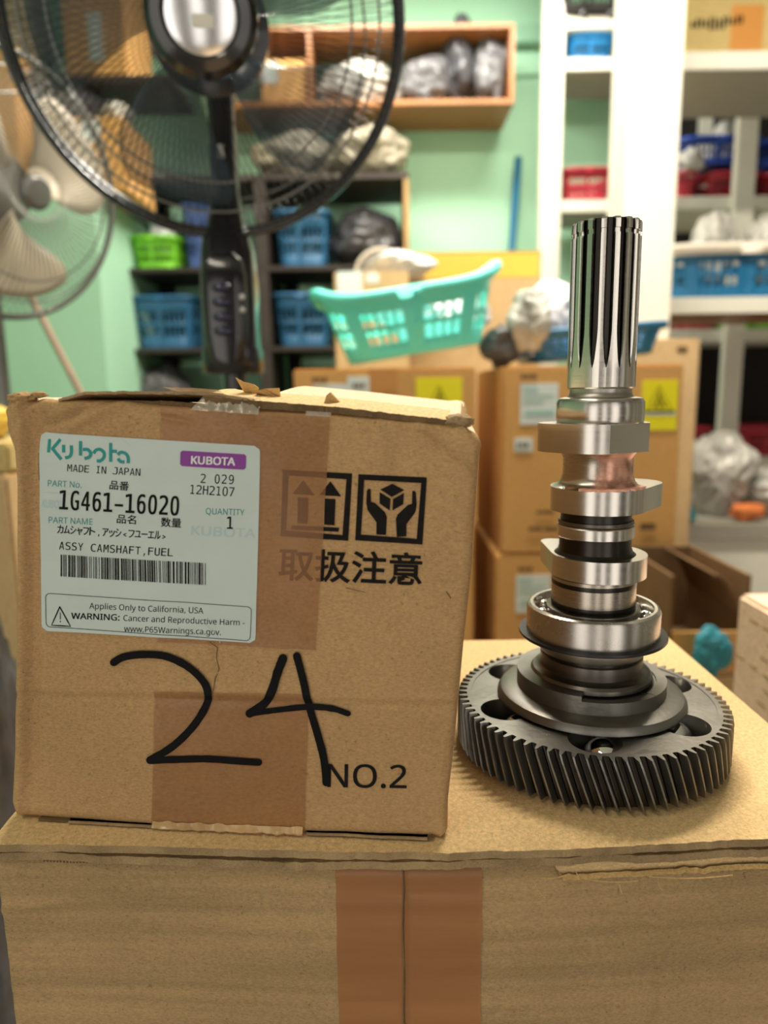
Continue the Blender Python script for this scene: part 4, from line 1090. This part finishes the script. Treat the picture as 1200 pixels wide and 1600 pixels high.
def bagpx(name, x0, x1, y0, y1, Y, dep, mat, label, seed, zb=None, **k):
    a = atY(x0, y1, Y + dep / 2); b = atY(x1, y1, Y + dep / 2); zl = a.z if zb is None else zb; zt = atY((x0 + x1) / 2, y0, Y + dep / 2).z
    return bag(name, ((a.x + b.x) / 2, Y + dep / 2, zl), ((b.x - a.x) / 2, dep / 2, (zt - zl) / 1.75), mat, label, seed, **k)
# ---------------------------------------------------------- carton stacks behind
BY = 1.5; h = .40
def stackbox(x0, x1, k, Y, label, dep=.42, mat='kraft_far'):
    a = atY(x0, 700, Y); b = atY(x1, 700, Y)
    t = empty('stacked_carton', ((a.x + b.x) / 2, Y + dep / 2, h * k), label, 'carton', 'orange-brown parts cartons behind the platform')
    boxo('carton_body', (0, 0, h / 2), (b.x - a.x, dep, h - .003), M[mat], t, .004); return t
tl = stackbox(462, 742, 2, BY, 'top orange-brown carton with yellow sticker, under the turquoise basket')
stackbox(462, 742, 1, BY, 'orange-brown carton second from the top, under the turquoise basket'); stackbox(464, 743, 0, BY, 'bottom orange-brown carton of the stack under the turquoise basket')
tr = stackbox(785, 1062, 2, BY, 'top orange-brown carton with labels, directly behind the camshaft')
tr1 = stackbox(778, 1052, 1, BY, 'orange-brown carton second from the top, directly behind the camshaft'); stackbox(778, 1056, 0, BY, 'bottom orange-brown carton of the stack behind the camshaft')
def warn(t, x0, x1, y0, y1, bar=False):
    s = stick_on(t, 'warning_sticker', x0, x1, y0, y1, BY, M['yel']); s['label'] = 'yellow warning sticker'
    cx, cyy = (x0 + x1) / 2, (y0 + y1) / 2 - (8 if bar else 0); hh = 26
    def P3(x, y): p = atY(x, y, BY - .0016); return p
    vs, fs = [], []; T_ = [(cx, cyy - hh * .85), (cx + hh * .8, cyy + hh * .75), (cx - hh * .8, cyy + hh * .75)]
    for i in range(3): tube(vs, fs, [P3(*T_[i]), P3(*T_[(i + 1) % 3])], .0006, 5)
    tube(vs, fs, [P3(cx - 7, cyy + 12), P3(cx, cyy - 4), P3(cx + 8, cyy + 10)], .0022, 5); tube(vs, fs, [P3(cx, cyy - 10), P3(cx + 1, cyy - 3)], .002, 5)
    mesh('warning_symbol', vs, fs, M['ink'], t, world=True)
    if bar: lines_on(t, 'print_line', [(x0 + 3, x1 - 3, y1 - 30, y1 - 27)], BY - .0014, M['ink']); stick_on(t, 'white_band', x0 + 2, x1 - 2, y1 - 27, y1 - 23, BY, M['lblw'], .0016)
warn(tl, 650, 722, 590, 660); warn(tr, 1002, 1058, 594, 672, True); warn(tr1, 988, 1036, 904, 970)
stick_on(tl, 'packing_tape', 577, 621, 577, 612, BY, M['tape_far'])
stick_on(tl, 'white_sticker', 543, 577, 588, 617, BY, M['lblw'], .002); stick_on(tl, 'pale_sticker', 490, 545, 600, 640, BY, M['lblw'])
stick_on(tr, 'white_sticker', 813, 872, 599, 663, BY, M['lblw']); stick_on(tr, 'white_sticker', 804, 832, 684, 706, BY, M['lblw'])
stick_on(tr1, 'white_sticker', 806, 860, 898, 957, BY, M['lblw'])
lines_on(tr, 'sticker_print', [(818, 840, 606, 611), (818, 864, 617, 620), (818, 850, 626, 629), (820, 866, 641, 650)], BY - .0014, M['lbll'])
lines_on(tr1, 'sticker_print', [(811, 832, 904, 909), (811, 852, 915, 918), (811, 842, 924, 927), (813, 854, 938, 946)], BY - .0014, M['lbll'])
lines_on(tr, 'carton_print', [(814, 820, 585, 592), (822, 828, 585, 592), (830, 838, 585, 592), (808, 812, 692, 699), (814, 818, 692, 699), (820, 826, 692, 699), (838, 866, 798, 803), (826, 846, 824, 830), (850, 874, 824, 830), (1000, 1024, 818, 828)], BY - .0022, M['kraft_dark'])
lines_on(tl, 'carton_print', [(488, 495, 590, 597), (497, 503, 590, 597), (505, 511, 590, 597), (551, 556, 599, 606), (558, 563, 599, 606), (565, 570, 599, 606)], BY - .0022, M['kraft_dark'])
lines_on(tr1, 'carton_print', [(810, 816, 886, 892), (818, 824, 886, 892), (826, 832, 886, 892)], BY - .0014, M['kraft_dark'])
# carton behind at the right of the stack
t, _, _ = boxpx('carton', 940, 1084, 530, 900, 1.96, .4, M['kraft_far2'], 'tan carton mostly hidden behind the camshaft carton stack', 'carton', zb=0)
lines_on(t, 'carton_print', [(1058, 1074, 541, 551)], 1.9585, M['kraft_dark'])
# yellow taped carton and small labelled carton
t, W, Hh = boxpx('taped_carton', 638, 842, 394, 800, 2.25, .45, M['kraft_far2'], 'tall tan carton with a wide yellow tape band across its top', 'carton', zb=0)
stick_on(t, 'yellow_tape', 638, 842, 396, 434, 2.25, M['yeltape']); boxo('yellow_tape', (0, 0, Hh + .001), (W, .45, .002), M['yeltape'], t)
t, W, Hh = boxpx('labelled_carton', 526, 640, 424, 800, 2.0, .3, M['kraft_far2'], 'tan carton with small white labels, behind the turquoise basket', 'carton', zb=0)
stick_on(t, 'white_sticker', 527, 566, 420 + 4, 457, 2.0, M['lblw']); stick_on(t, 'white_sticker', 572, 592, 427, 442, 2.0, M['lblw'])
zt_ = Hh
bag('white_plastic_bag', (atY(630, 470, 2.1).x, 2.15, zt_), (.10, .10, .035), M['bag_white'], 'white plastic bag on the labelled carton', 21)
# round cream guard standing behind the labelled carton
gp = atY(595, 440, 2.36); GR = .080
spare = empty('round_wire_guard', (gp.x, 2.36, gp.z - GR + .02), 'round cream wire guard standing behind the labelled carton', 'fan guard')
gm = Matrix.Translation((0, 0, GR)) @ Matrix.Rotation(radians(90), 4, 'X')
guard(spare, gm, GR, .015, 0, .2, 48, .0016, M['b_white'], 'guard_wires', .01)
ringo(spare, gm, 'guard_rim', GR, 0, .005, M['b_white'], 48)
gz = spare.location.z - .001
boxo('guard_support', (0, .02, -gz / 2 - .001), (.15, .08, gz), M['kraft_far2'], spare, .003)
# ---------------------------------------------------------- turquoise basket, tipped on the stack
bx = atY(648, 560, 1.62)
t = basket('laundry_basket', (bx.x, 1.66, 1.2 + .034), .385, .22, .148, M['b_cyan'], 'turquoise plastic laundry basket tipped on top of the orange-brown cartons', None, rows=2, taper=.76, wave=.10, rs=1.5, tilt=(radians(1), radians(-8.5), radians(4)))
bag('crumpled_wrap', (bx.x + .05, 1.70, 1.2 + .055), (.13, .07, .05), M['bag_white'], 'white wrap lying inside the turquoise basket', 31)
# azure basket with white bags on the right stack
a = atY(812, 530, 1.56); b2 = atY(1066, 505, 1.56)
t = basket('plastic_basket', ((a.x + b2.x) / 2, 1.70, 1.2 + .020), b2.x - a.x - .03, .26, .062, M['b_azure'], 'azure blue basket holding white bags on the camshaft carton stack', None, rows=2, taper=.86, tilt=(0, radians(-3.5), 0))
bagpx('plastic_bag', 792, 862, 466, 548, 1.53, .16, M['bag_clear'], 'clear crumpled plastic bag bulging over the azure basket', 5, zb=1.232)
bagpx('white_sack', 812, 908, 452, 548, 1.62, .18, M['bag_white'], 'smooth white sack lying in the azure basket', 6, zb=1.235, rough=.5)
bagpx('plastic_bag', 752, 812, 520, 575, 1.60, .12, M['bag_grey'], 'grey plastic bag squeezed between turquoise and azure baskets', 7, zb=1.2)
# ============================================================ DARK SHELF UNIT
SY = 2.85; SD = .38
def sx(px, py=450, Y=SY): return atY(px, py, Y).x
unit = empty('dark_shelf_unit', (sx(410), SY + SD / 2, 0), 'dark brown open shelf unit full of baskets behind the pedestal fan', 'shelf')
def upart(name, x0, x1, z0, z1, mat, yc=0, d=SD): 
    return boxo(name, ((x0 + x1) / 2 - unit.location.x, yc, (z0 + z1) / 2), (x1 - x0, d, z1 - z0), mat, unit, .002)
zt = {k: atY(400, v, SY).z for k, v in dict(s0=272, s1=416, s2=542, s3=668).items()}
x0_, x1_ = sx(184), sx(640)
upart('top_board', x0_, x1_, zt['s0'] - .022, zt['s0'], M['wood_dark'])
for k in ('s1', 's2', 's3'):
    upart('shelf_board', x0_ + .022, x1_ - .02, zt[k] - .018, zt[k], M['wood_dark'])
upart('side_board', x0_, x0_ + .022, 0, zt['s0'] - .022, M['wood_dark']); upart('side_board', x1_ - .02, x1_, 0, zt['s0'] - .022, M['wood_edge'])
for k in ('s1', 's2'):
    top_ = zt['s0'] - .022 if k == 's1' else zt['s1'] - .018
    upart('divider', sx(402), sx(420), zt[k], top_, M['wood_dark']); 
upart('divider', sx(402), sx(420), zt['s3'], zt['s2'] - .018, M['wood_dark'])
upart('divider', sx(402), sx(420), 0, zt['s3'] - .018, M['wood_dark'])
upart('back_post', sx(208), sx(232), 0, zt['s0'] - .022, M['dark'], SD / 2 - .02, .04)
upart('back_post', sx(428), sx(450), 0, zt['s0'] - .022, M['dark'], SD / 2 - .02, .04)
G1 = 'baskets on the dark shelf unit'
basketpx('plastic_basket', 195, 277, 368, 416, SY + .03, .26, M['b_lime'], 'lime green basket on the dark shelf unit', G1, zb=zt['s1'])
basketpx('plastic_basket', 276, 336, 318, 412, SY + .08, .24, M['b_violet'], 'violet blue tall bin beside the lime basket on dark shelf', G1, zb=zt['s1'])
basketpx('plastic_basket', 420, 517, 328, 412, SY + .02, .28, M['b_blue'], 'steel blue basket on upper dark shelf, right of the fan post', G1, zb=zt['s1'])
basketpx('plastic_basket', 194, 305, 462, 540, SY + .02, .28, M['b_blue'], 'steel blue basket on lower dark shelf, left of the fan post', G1, zb=zt['s2'])
basketpx('plastic_basket', 420, 520, 458, 540, SY + .02, .28, M['b_blue'], 'steel blue basket on lower dark shelf, right of the fan post', G1, zb=zt['s2'])
bagpx('plastic_bag', 512, 636, 335, 412, SY + .04, .26, M['bag_dark'], 'dark crumpled plastic bags on the upper dark shelf', 41, zb=zt['s1'])
bagpx('plastic_bag', 236, 276, 358, 380, SY + .06, .12, M['bag_white'], 'small white bag lying in the lime basket', 42, zb=zt['s1'] + .07)
bagpx('plastic_bag', 215, 300, 575, 640, SY + .04, .26, M['bag_grey'], 'grey plastic bag on the bottom dark shelf', 43, zb=zt['s3'])
bagpx('plastic_bag', 520, 638, 212, 270, SY + .03, .30, M['bag_beige'], 'beige bags piled on top of the dark shelf unit at right', 44, zb=zt['s0'])
bagpx('plastic_bag', 400, 530, 225, 272, SY + .05, .26, M['bag_beige'], 'beige bags on top of the dark shelf unit behind the fan post', 46, zb=zt['s0'])
bagpx('plastic_bag', 208, 270, 278, 312, SY + .02, .2, M['bag_white'], 'small white bundle on top of the dark shelf at left', 45, zb=zt['s0'])
# ============================================================ WOODEN WALL SHELF
WY = WALLY - .30
wx0, wx1 = atY(338, 110, WY).x, atY(804, 110, WY).x; wz1 = atY(720, 36, WY).z; wz0 = atY(720, 163, WY).z
wsh = empty('wooden_wall_shelf', ((wx0 + wx1) / 2, WY + .145, wz0), 'varnished wooden box shelf hung high on the green wall', 'shelf')
def wpart(name, x0, x1, z0, z1, mat=M['wood'], yc=0, d=.29): return boxo(name, ((x0 + x1) / 2 - wsh.location.x, yc, (z0 + z1) / 2 - wz0), (x1 - x0, d, z1 - z0), mat, wsh, .002)
wpart('bottom_board', wx0, wx1, wz0, wz0 + .02); wpart('top_board', wx0, wx1, wz1 - .018, wz1); wpart('side_board', wx0, wx0 + .018, wz0 + .02, wz1 - .018); wpart('side_board', wx1 - .018, wx1, wz0 + .02, wz1 - .018)
dvx = atY(484, 110, WY).x; wpart('divider', dvx - .008, dvx + .008, wz0 + .02, wz1 - .018)
t, _, _ = boxpx('carton', 408, 478, 92, 150, WY + .03, .2, M['kraft_far'], 'small orange carton in the wooden wall shelf', 'carton', zb=wz0 + .0205)
stick_on(t, 'white_sticker', 410, 434, 96, 130, WY + .03, M['lblw'])
WG = 'grey bags in the wooden wall shelf'
bagpx('plastic_bag', 625, 705, 96, 155, WY + .04, .2, M['bag_grey'], 'low grey plastic bag in the middle of the wooden wall shelf', 51, zb=wz0 + .0205, group=WG)
bagpx('plastic_bag', 690, 745, 56, 155, WY + .06, .2, M['bag_dark'], 'tall dark bag leaning in the wooden wall shelf', 52, zb=wz0 + .0205, group=WG)
bagpx('plastic_bag', 738, 798, 62, 155, WY + .04, .2, M['bag_grey'], 'grey bag at the right end of the wooden wall shelf', 53, zb=wz0 + .0205, group=WG)
bagpx('plastic_bag', 500, 628, 110, 155, WY + .04, .2, M['bag_clear'], 'pale clear bags in the left half of the wooden wall shelf', 54, zb=wz0 + .0205, group=WG)
# cable and blue pipe on the wall
vs, fs = [], []; p = [atY(x, 118 + .012 * (x - 805) + 1.5 * sin(x / 20), WALLY - .012) for x in range(800, 990, 8)]; tube(vs, fs, p, .004, 6)
tag(mesh('wall_cable', vs, fs, M['mint_dark'], None, True), 'thin cable stapled along the green wall beside the wooden shelf', 'cable')
a = atY(810, 246, WALLY - .06); b2 = atY(803, 384, WALLY - .12); vs, fs = [], []
dd = (b2 - a); fl_ = a + dd * (a.z - .02) / (a.z - b2.z); fl_.y = WALLY - .14
tube(vs, fs, [a, a.lerp(fl_, .5), fl_], .016, 12)
tag(mesh('blue_pipe', vs, fs, M['bluestick'], None, True), 'slim dark blue pipe standing against the green wall', 'pipe')
# ============================================================ LEFT SIDE: goods on the partition
t, _, _ = boxpx('carton', 96, 196, 182, 296, 2.58, .3, M['kraft_far'], 'orange carton on top of the green partition, lower one', 'carton', zb=ptop + .001)
stick_on(t, 'white_sticker', 128, 156, 186, 222, 2.58, M['lblw'])
z1_ = atY(146, 182, 2.58).z
bag('dark_bundle', (atY(122, 150, 2.7).x, 2.74, z1_ + .002), (.09, .09, .075), M['bag_dark'], 'dark bundle between the two orange cartons on the partition', 61)
bag('plastic_bag', (atY(176, 160, 2.66).x, 2.70, z1_ + .002), (.055, .07, .04), M['bag_clear'], 'pale plastic bag beside the dark bundle on the partition', 62)
z2_ = atY(122, 118, 2.6).z
t, _, _ = boxpx('carton', 96, 192, -70, 118, 2.66, .3, M['kraft_far'], 'tall orange carton in the upper stack behind the fan guard', 'carton')
boxo('shelf_bracket', (0, -.0, -.012), (.52, .3, .022), M['wood_dark'], t)
stick_on(t, 'white_sticker', 138, 160, 20, 96, 2.66, M['lblw'])
bagpx('beige_sack', -20, 88, -90, 160, 2.72, .3, M['bag_beige'], 'large beige sack at the top left behind both fans', 64, zb=ptop + .001)
t, _, _ = boxpx('carton', -60, 22, 62, 200, 2.56, .14, M['kraft_far'], 'orange carton at the left edge beside the beige sack', 'carton', zb=ptop + .001)
# pillar face is the partition; a dark side post of the shelf unit stands beside it
# goods low at the left edge
t, _, _ = boxpx('carton', -120, 24, 742, 1010, .95, .25, M['kraft_far2'], 'brown carton at the left edge beside the worn carton', 'carton', zb=.0)
zl = atY(-48, 742, .95).z
t, _, _ = boxpx('carton', -120, 14, 694, 742, .96, .22, M['kraft_yel'], 'flat yellowish carton at the left edge on a brown one', 'carton', zb=zl + .001)
bagpx('yellow_bag', -40, 12, 640, 692, .98, .12, M['yeltape'], 'yellow wrapped bag at the left edge', 71, zb=atY(-53, 694, .96).z + .001)
bagpx('plastic_bag', -70, 22, 1010, 1200, .64, .16, M['bag_grey'], 'grey plastic bag low at the left edge', 72, zb=.28)
b_ = boxo('low_stool', (-.47, .72, .14), (.2, .2, .278), M['wood_dark'], None, .01); tag(b_, 'dark low stool under the grey plastic bag at left', 'stool')
# ============================================================ RIGHT SIDE RACKS
RY = 2.95
# white narrow rack
rk = empty('white_narrow_rack', (atY(915, 300, RY).x, RY + .15, 0), 'narrow white wooden rack against the green wall', 'shelf')
def rp(root, name, x0, x1, z0, z1, mat, y0, y1): return boxo(name, ((x0 + x1) / 2 - root.location.x, (y0 + y1) / 2 - root.location.y, (z0 + z1) / 2), (x1 - x0, y1 - y0, z1 - z0), mat, root, .002)
xa_, xb_ = atY(846, 250, RY).x, atY(878, 250, RY).x; xr_ = atY(1000, 250, RY).x
rp(rk, 'front_post', xa_, xb_, 0, 2.75, M['white'], RY, RY + .05); 
zs1, zs2 = atY(925, 88, RY).z, atY(925, 311, RY).z
for z_ in (zs1, zs2): rp(rk, 'shelf_board', xb_ + .001, xr_, z_ - .045, z_, M['white'], RY + .01, RY + .29); 
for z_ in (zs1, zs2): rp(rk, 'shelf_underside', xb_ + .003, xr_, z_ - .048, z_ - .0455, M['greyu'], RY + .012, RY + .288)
basketpx('plastic_basket', 886, 968, 52, 88, RY + .03, .2, M['b_bright'], 'bright blue tray on the upper shelf of the narrow white rack', zb=zs1, rows=1)
basketpx('plastic_basket', 877, 967, 262, 311, RY + .02, .22, M['b_red'], 'crimson basket on the lower shelf of the narrow white rack', zb=zs2)
# dark hooked basket at the top
dk = basketpx('dark_basket', 874, 990, -40, 12, RY - .05, .25, M['dark'], 'dark wire basket with hooks at the top of the narrow white rack', rows=2)
for px in (915, 958):
    vs, fs = [], []
    tube(vs, fs, [atY(px, -6, RY - .06), atY(px - 3, 14, RY - .07), atY(px - 7, 26, RY - .07), atY(px + 1, 28, RY - .07), atY(px + 3, 20, RY - .07)], .006, 8)
    mesh('hook', vs, fs, M['blackp'], dk, True, world=True)
rp(rk, 'top_shelf', xb_ + .001, xr_, dk.location.z - .05, dk.location.z - .0015, M['white'], RY + .0, RY + .29)
# big white column
cx0, cx1 = atY(983, 150, 2.05).x, atY(1066, 150, 2.05).x
bm = bmesh.new(); addbox(bm, ((cx0 + cx1) / 2, 2.05 + .08, 1.4), (cx1 - cx0, .16, 2.8), bev=.006); struct('trim_2', bm, M['white'])
# front rack
FY = 2.3; fr = empty('white_wide_rack', (atY(1200, 300, FY).x, FY + .2, 0), 'wide white wooden rack at the right behind the white column', 'shelf')
fx0 = cx1 + .003; fx1 = fx0 + 1.05
zf1, zf2 = atY(1130, 80, FY).z, atY(1130, 464, FY).z
for z_, hh in ((zf1, .05), (zf2, .05)):
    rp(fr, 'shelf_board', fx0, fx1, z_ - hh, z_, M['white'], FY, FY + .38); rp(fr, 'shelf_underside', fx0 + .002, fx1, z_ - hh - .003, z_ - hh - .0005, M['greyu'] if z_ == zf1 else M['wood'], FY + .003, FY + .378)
rp(fr, 'front_post', fx1, fx1 + .06, 0, 2.75, M['white'], FY, FY + .38)
rp(fr, 'back_post', atY(1024, 300, FY + .35).x, atY(1044, 300, FY + .35).x, 0, 2.75, M['white'], FY + .33, FY + .38) 
t, _, _ = boxpx('carton', 1074, 1300, -160, 80, FY + .02, .3, M['kraft_yel'], 'yellowish carton with brown tape on the top shelf of the wide rack', 'carton', zb=zf1 + .0005)
stick_on(t, 'packing_tape', 1142, 1192, 8, 78, FY + .02, M['tape_far'])
lines_on(t, 'carton_print', [(1080 + 7 * i, 1084 + 7 * i, 34 - i * .6 - (4 if i % 3 else 0), 44 - i * .6 + (5 if 3 < i < 8 else 0)) for i in range(12)], FY + .018, M['ink'])
basketpx('plastic_basket', 1046, 1300, 382, 464, FY + .03, .30, M['b_azure'], 'large blue basket with ivory rim on the wide white rack', zb=zf2 + .0005, rim_mat=M['b_white'], rs=2.2, rows=2, taper=.9)
bagpx('plastic_bag', 1080, 1150, 345, 400, FY + .12, .16, M['bag_clear'], 'clear bag peeking out of the large blue basket', 81, zb=zf2 + .07)
bagpx('plastic_bag', 1160, 1260, 350, 400, FY + .14, .16, M['bag_clear'], 'pale bag in the large blue basket near the photo edge', 82, zb=zf2 + .07)
# rear rack
QY = 2.78; qr = empty('white_rear_rack', (atY(1200, 300, QY).x, QY + .2, 0), 'rear white rack with dark backing at the right', 'shelf')
qx0 = atY(1040, 300, QY).x; qx1 = qx0 + 1.3
zq = [atY(1120, 306, QY).z, atY(1120, 514, QY).z, atY(1120, 716, QY).z]
for z_ in zq: rp(qr, 'shelf_board', qx0, qx1, z_ - .045, z_, M['white'], QY + .002, QY + .40)
px0 = atY(1142, 300, QY).x; px1 = atY(1172, 300, QY).x
rp(qr, 'front_post', px0, px1, 0, 2.5, M['white'], QY - .035, QY)
ppx0 = atY(1096, 200, QY + .4).x; rp(qr, 'rear_post', ppx0, ppx0 + .05, 0, 2.5, M['white'], QY + .402, QY + .44)
rp(qr, 'backing', qx0, qx1, .3, 2.45, M['dark'], QY + .445, QY + .46); 
G2 = 'baskets on the rear white rack'
basketpx('plastic_basket', 1056, 1096, 268, 304, QY + .03, .22, M['b_red'], 'crimson basket beside the white column on the rear rack', G2, zb=zq[0] + .0005)
basketpx('plastic_basket', 1103, 1196, 268, 304, QY + .03, .22, M['b_red'], 'crimson basket on the rear rack behind the white post', G2, zb=zq[0] + .0005)
basketpx('plastic_basket', 1198, 1290, 268, 304, QY + .03, .22, M['b_red'], 'crimson basket on the rear rack at the photo edge', G2, zb=zq[0] + .0005)
basketpx('plastic_basket', 1062, 1200, 212, 262, QY + .04, .26, M['b_royal'], 'royal blue basket stacked on crimson ones on the rear rack', G2, zb=zq[0] + .128)
basketpx('plastic_basket', 1206, 1300, 212, 262, QY + .04, .26, M['b_royal'], 'royal blue basket at the photo edge on the rear rack', G2, zb=zq[0] + .128)
bagpx('plastic_bag', 1058, 1098, 240, 276, QY + .0, .06, M['bag_clear'], 'clear bag hanging over the crimson basket beside the white column', 83)
bagpx('plastic_bag', 1110, 1148, 196, 240, QY + .08, .12, M['bag_clear'], 'clear bag standing in the royal blue basket', 84, zb=zq[0] + .17)
basketpx('plastic_basket', 1050, 1130, 500, 514, QY + .03, .24, M['b_red'], 'flat crimson tray on the middle shelf of the rear rack', zb=zq[1] + .0005, rows=1)
basketpx('plastic_basket', 1160, 1290, 498, 514, QY + .03, .24, M['b_lime'], 'flat lime tray on the middle shelf of the rear rack', zb=zq[1] + .0005, rows=1)
basketpx('plastic_basket', 1072, 1118, 668, 714, QY + .05, .22, M['b_red'], 'dark crimson basket low on the rear rack, left of the post', zb=zq[2] + .0005)
basketpx('plastic_basket', 1152, 1260, 666, 714, QY + .05, .22, M['b_red'], 'dark crimson basket low on the rear rack, right of the post', zb=zq[2] + .0005)
# white counter with bags
KY = 2.2; kz = atY(1120, 820, KY).z
ct = empty('white_counter', (atY(1200, 850, KY).x, KY + .25, 0), 'white counter top with pale front below the racks', 'counter')
kx0 = atY(1048, 850, KY).x
rp(ct, 'counter_top', kx0, kx0 + 1.0, kz - .05, kz, M['greyu'], KY, KY + .4); rp(ct, 'front_panel', kx0 + .01, kx0 + 1.0, .25, kz - .051, M['white'], KY + .02, KY + .04); rp(ct, 'side_panel', kx0 + .01, kx0 + .03, 0, kz - .051, M['white'], KY + .041, KY + .39)
bagpx('plastic_bag', 1062, 1170, 690, 822, KY + .05, .3, M['bag_clear'], 'tall clear plastic bag of parts on the white counter', 91, zb=kz + .0005)
bagpx('plastic_bag', 1150, 1240, 745, 822, KY + .02, .3, M['bag_clear'], 'lower clear plastic bag on the counter near the photo edge', 92, zb=kz + .0005)
bag('orange_rag', (atY(1180, 808, KY).x, KY + .05, kz + .0005), (.06, .03, .03), M['orange'], 'orange rag on the counter at the photo edge', 94)
bag('orange_rag', (atY(1078, 812, KY).x, KY + .03, kz + .0005), (.03, .03, .03), M['tealrag'], 'teal rag on the counter beside the clear bag', 95)
# open carton on the floor stand
OY = 1.22; ox0, ox1 = atY(1046, 960, OY).x, atY(1170, 960, OY).x; oz1 = atY(1100, 900, OY).z; oz0 = atY(1100, 1052, OY).z
oc = empty('open_carton', ((ox0 + ox1) / 2, OY + .125, oz0), 'open brown carton with dark inside, right of the camshaft', 'carton'); W = ox1 - ox0; Hh = oz1 - oz0
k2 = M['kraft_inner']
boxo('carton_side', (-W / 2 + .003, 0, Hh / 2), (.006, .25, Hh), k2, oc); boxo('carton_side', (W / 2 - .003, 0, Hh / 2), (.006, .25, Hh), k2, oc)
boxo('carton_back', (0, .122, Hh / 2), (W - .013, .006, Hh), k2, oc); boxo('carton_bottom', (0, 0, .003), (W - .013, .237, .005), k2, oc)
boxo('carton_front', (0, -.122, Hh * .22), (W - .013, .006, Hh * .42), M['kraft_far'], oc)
vs, fs = [], []; n = 18
for i in range(n + 1):
    a = pi / 2 * i / n
    for y in (-.115, .115): vs.append((W / 2 - .055 * (1 - sin(a)) , y, Hh - .07 * (1 - cos(a)) * 0 + .0 - .075 * (sin(a) ** 2)))
for i in range(n): fs.append((2 * i, 2 * i + 2, 2 * i + 3, 2 * i + 1))
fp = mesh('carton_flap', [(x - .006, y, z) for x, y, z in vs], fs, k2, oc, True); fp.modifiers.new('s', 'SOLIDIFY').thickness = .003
b_ = boxo('stand', ((ox0 + ox1) / 2, OY + .125, oz0 / 2 - .0005), (W, .25, oz0 - .001), M['kraft_far2'], None, .005); tag(b_, 'tan carton serving as stand under the open brown carton', 'carton')
bag('teal_rag', (atY(1106, 1000, OY - .03).x, OY - .045, oz0 + .01), (.035, .02, .045), M['tealrag'], 'crumpled teal plastic hanging on the open carton front', 96)
# pink-beige carton at right edge
pz1 = CZ - .222; ex0 = .386
pk = empty('pink_carton', (ex0 + .14, .60, .52), 'pinkish beige carton with printed lines at the right edge', 'carton')
boxo('carton_body', (0, 0, (pz1 - .52) / 2), (.28, .30, pz1 - .52), M['pinkbox'], pk, .004)
bm = bmesh.new()
for k in range(11):
    y0 = random.uniform(-.12, -.06); zz = pz1 - .52 - .02 - k * .016
    for q in range(8):
        addbox(bm, (-.1404, y0 + .028 * q, zz), (.0006, random.uniform(.012, .022), .0016))
frombm('print_line', bm, M['kraft_edge'], pk)
b_ = boxo('stand', (ex0 + .15, .62, .2595), (.30, .34, .519), M['kraft_far2'], None, .005); tag(b_, 'tan carton under the pinkish beige carton', 'carton')
for o in list(SC.objects):
    if o.type == 'MESH': o.data.validate()
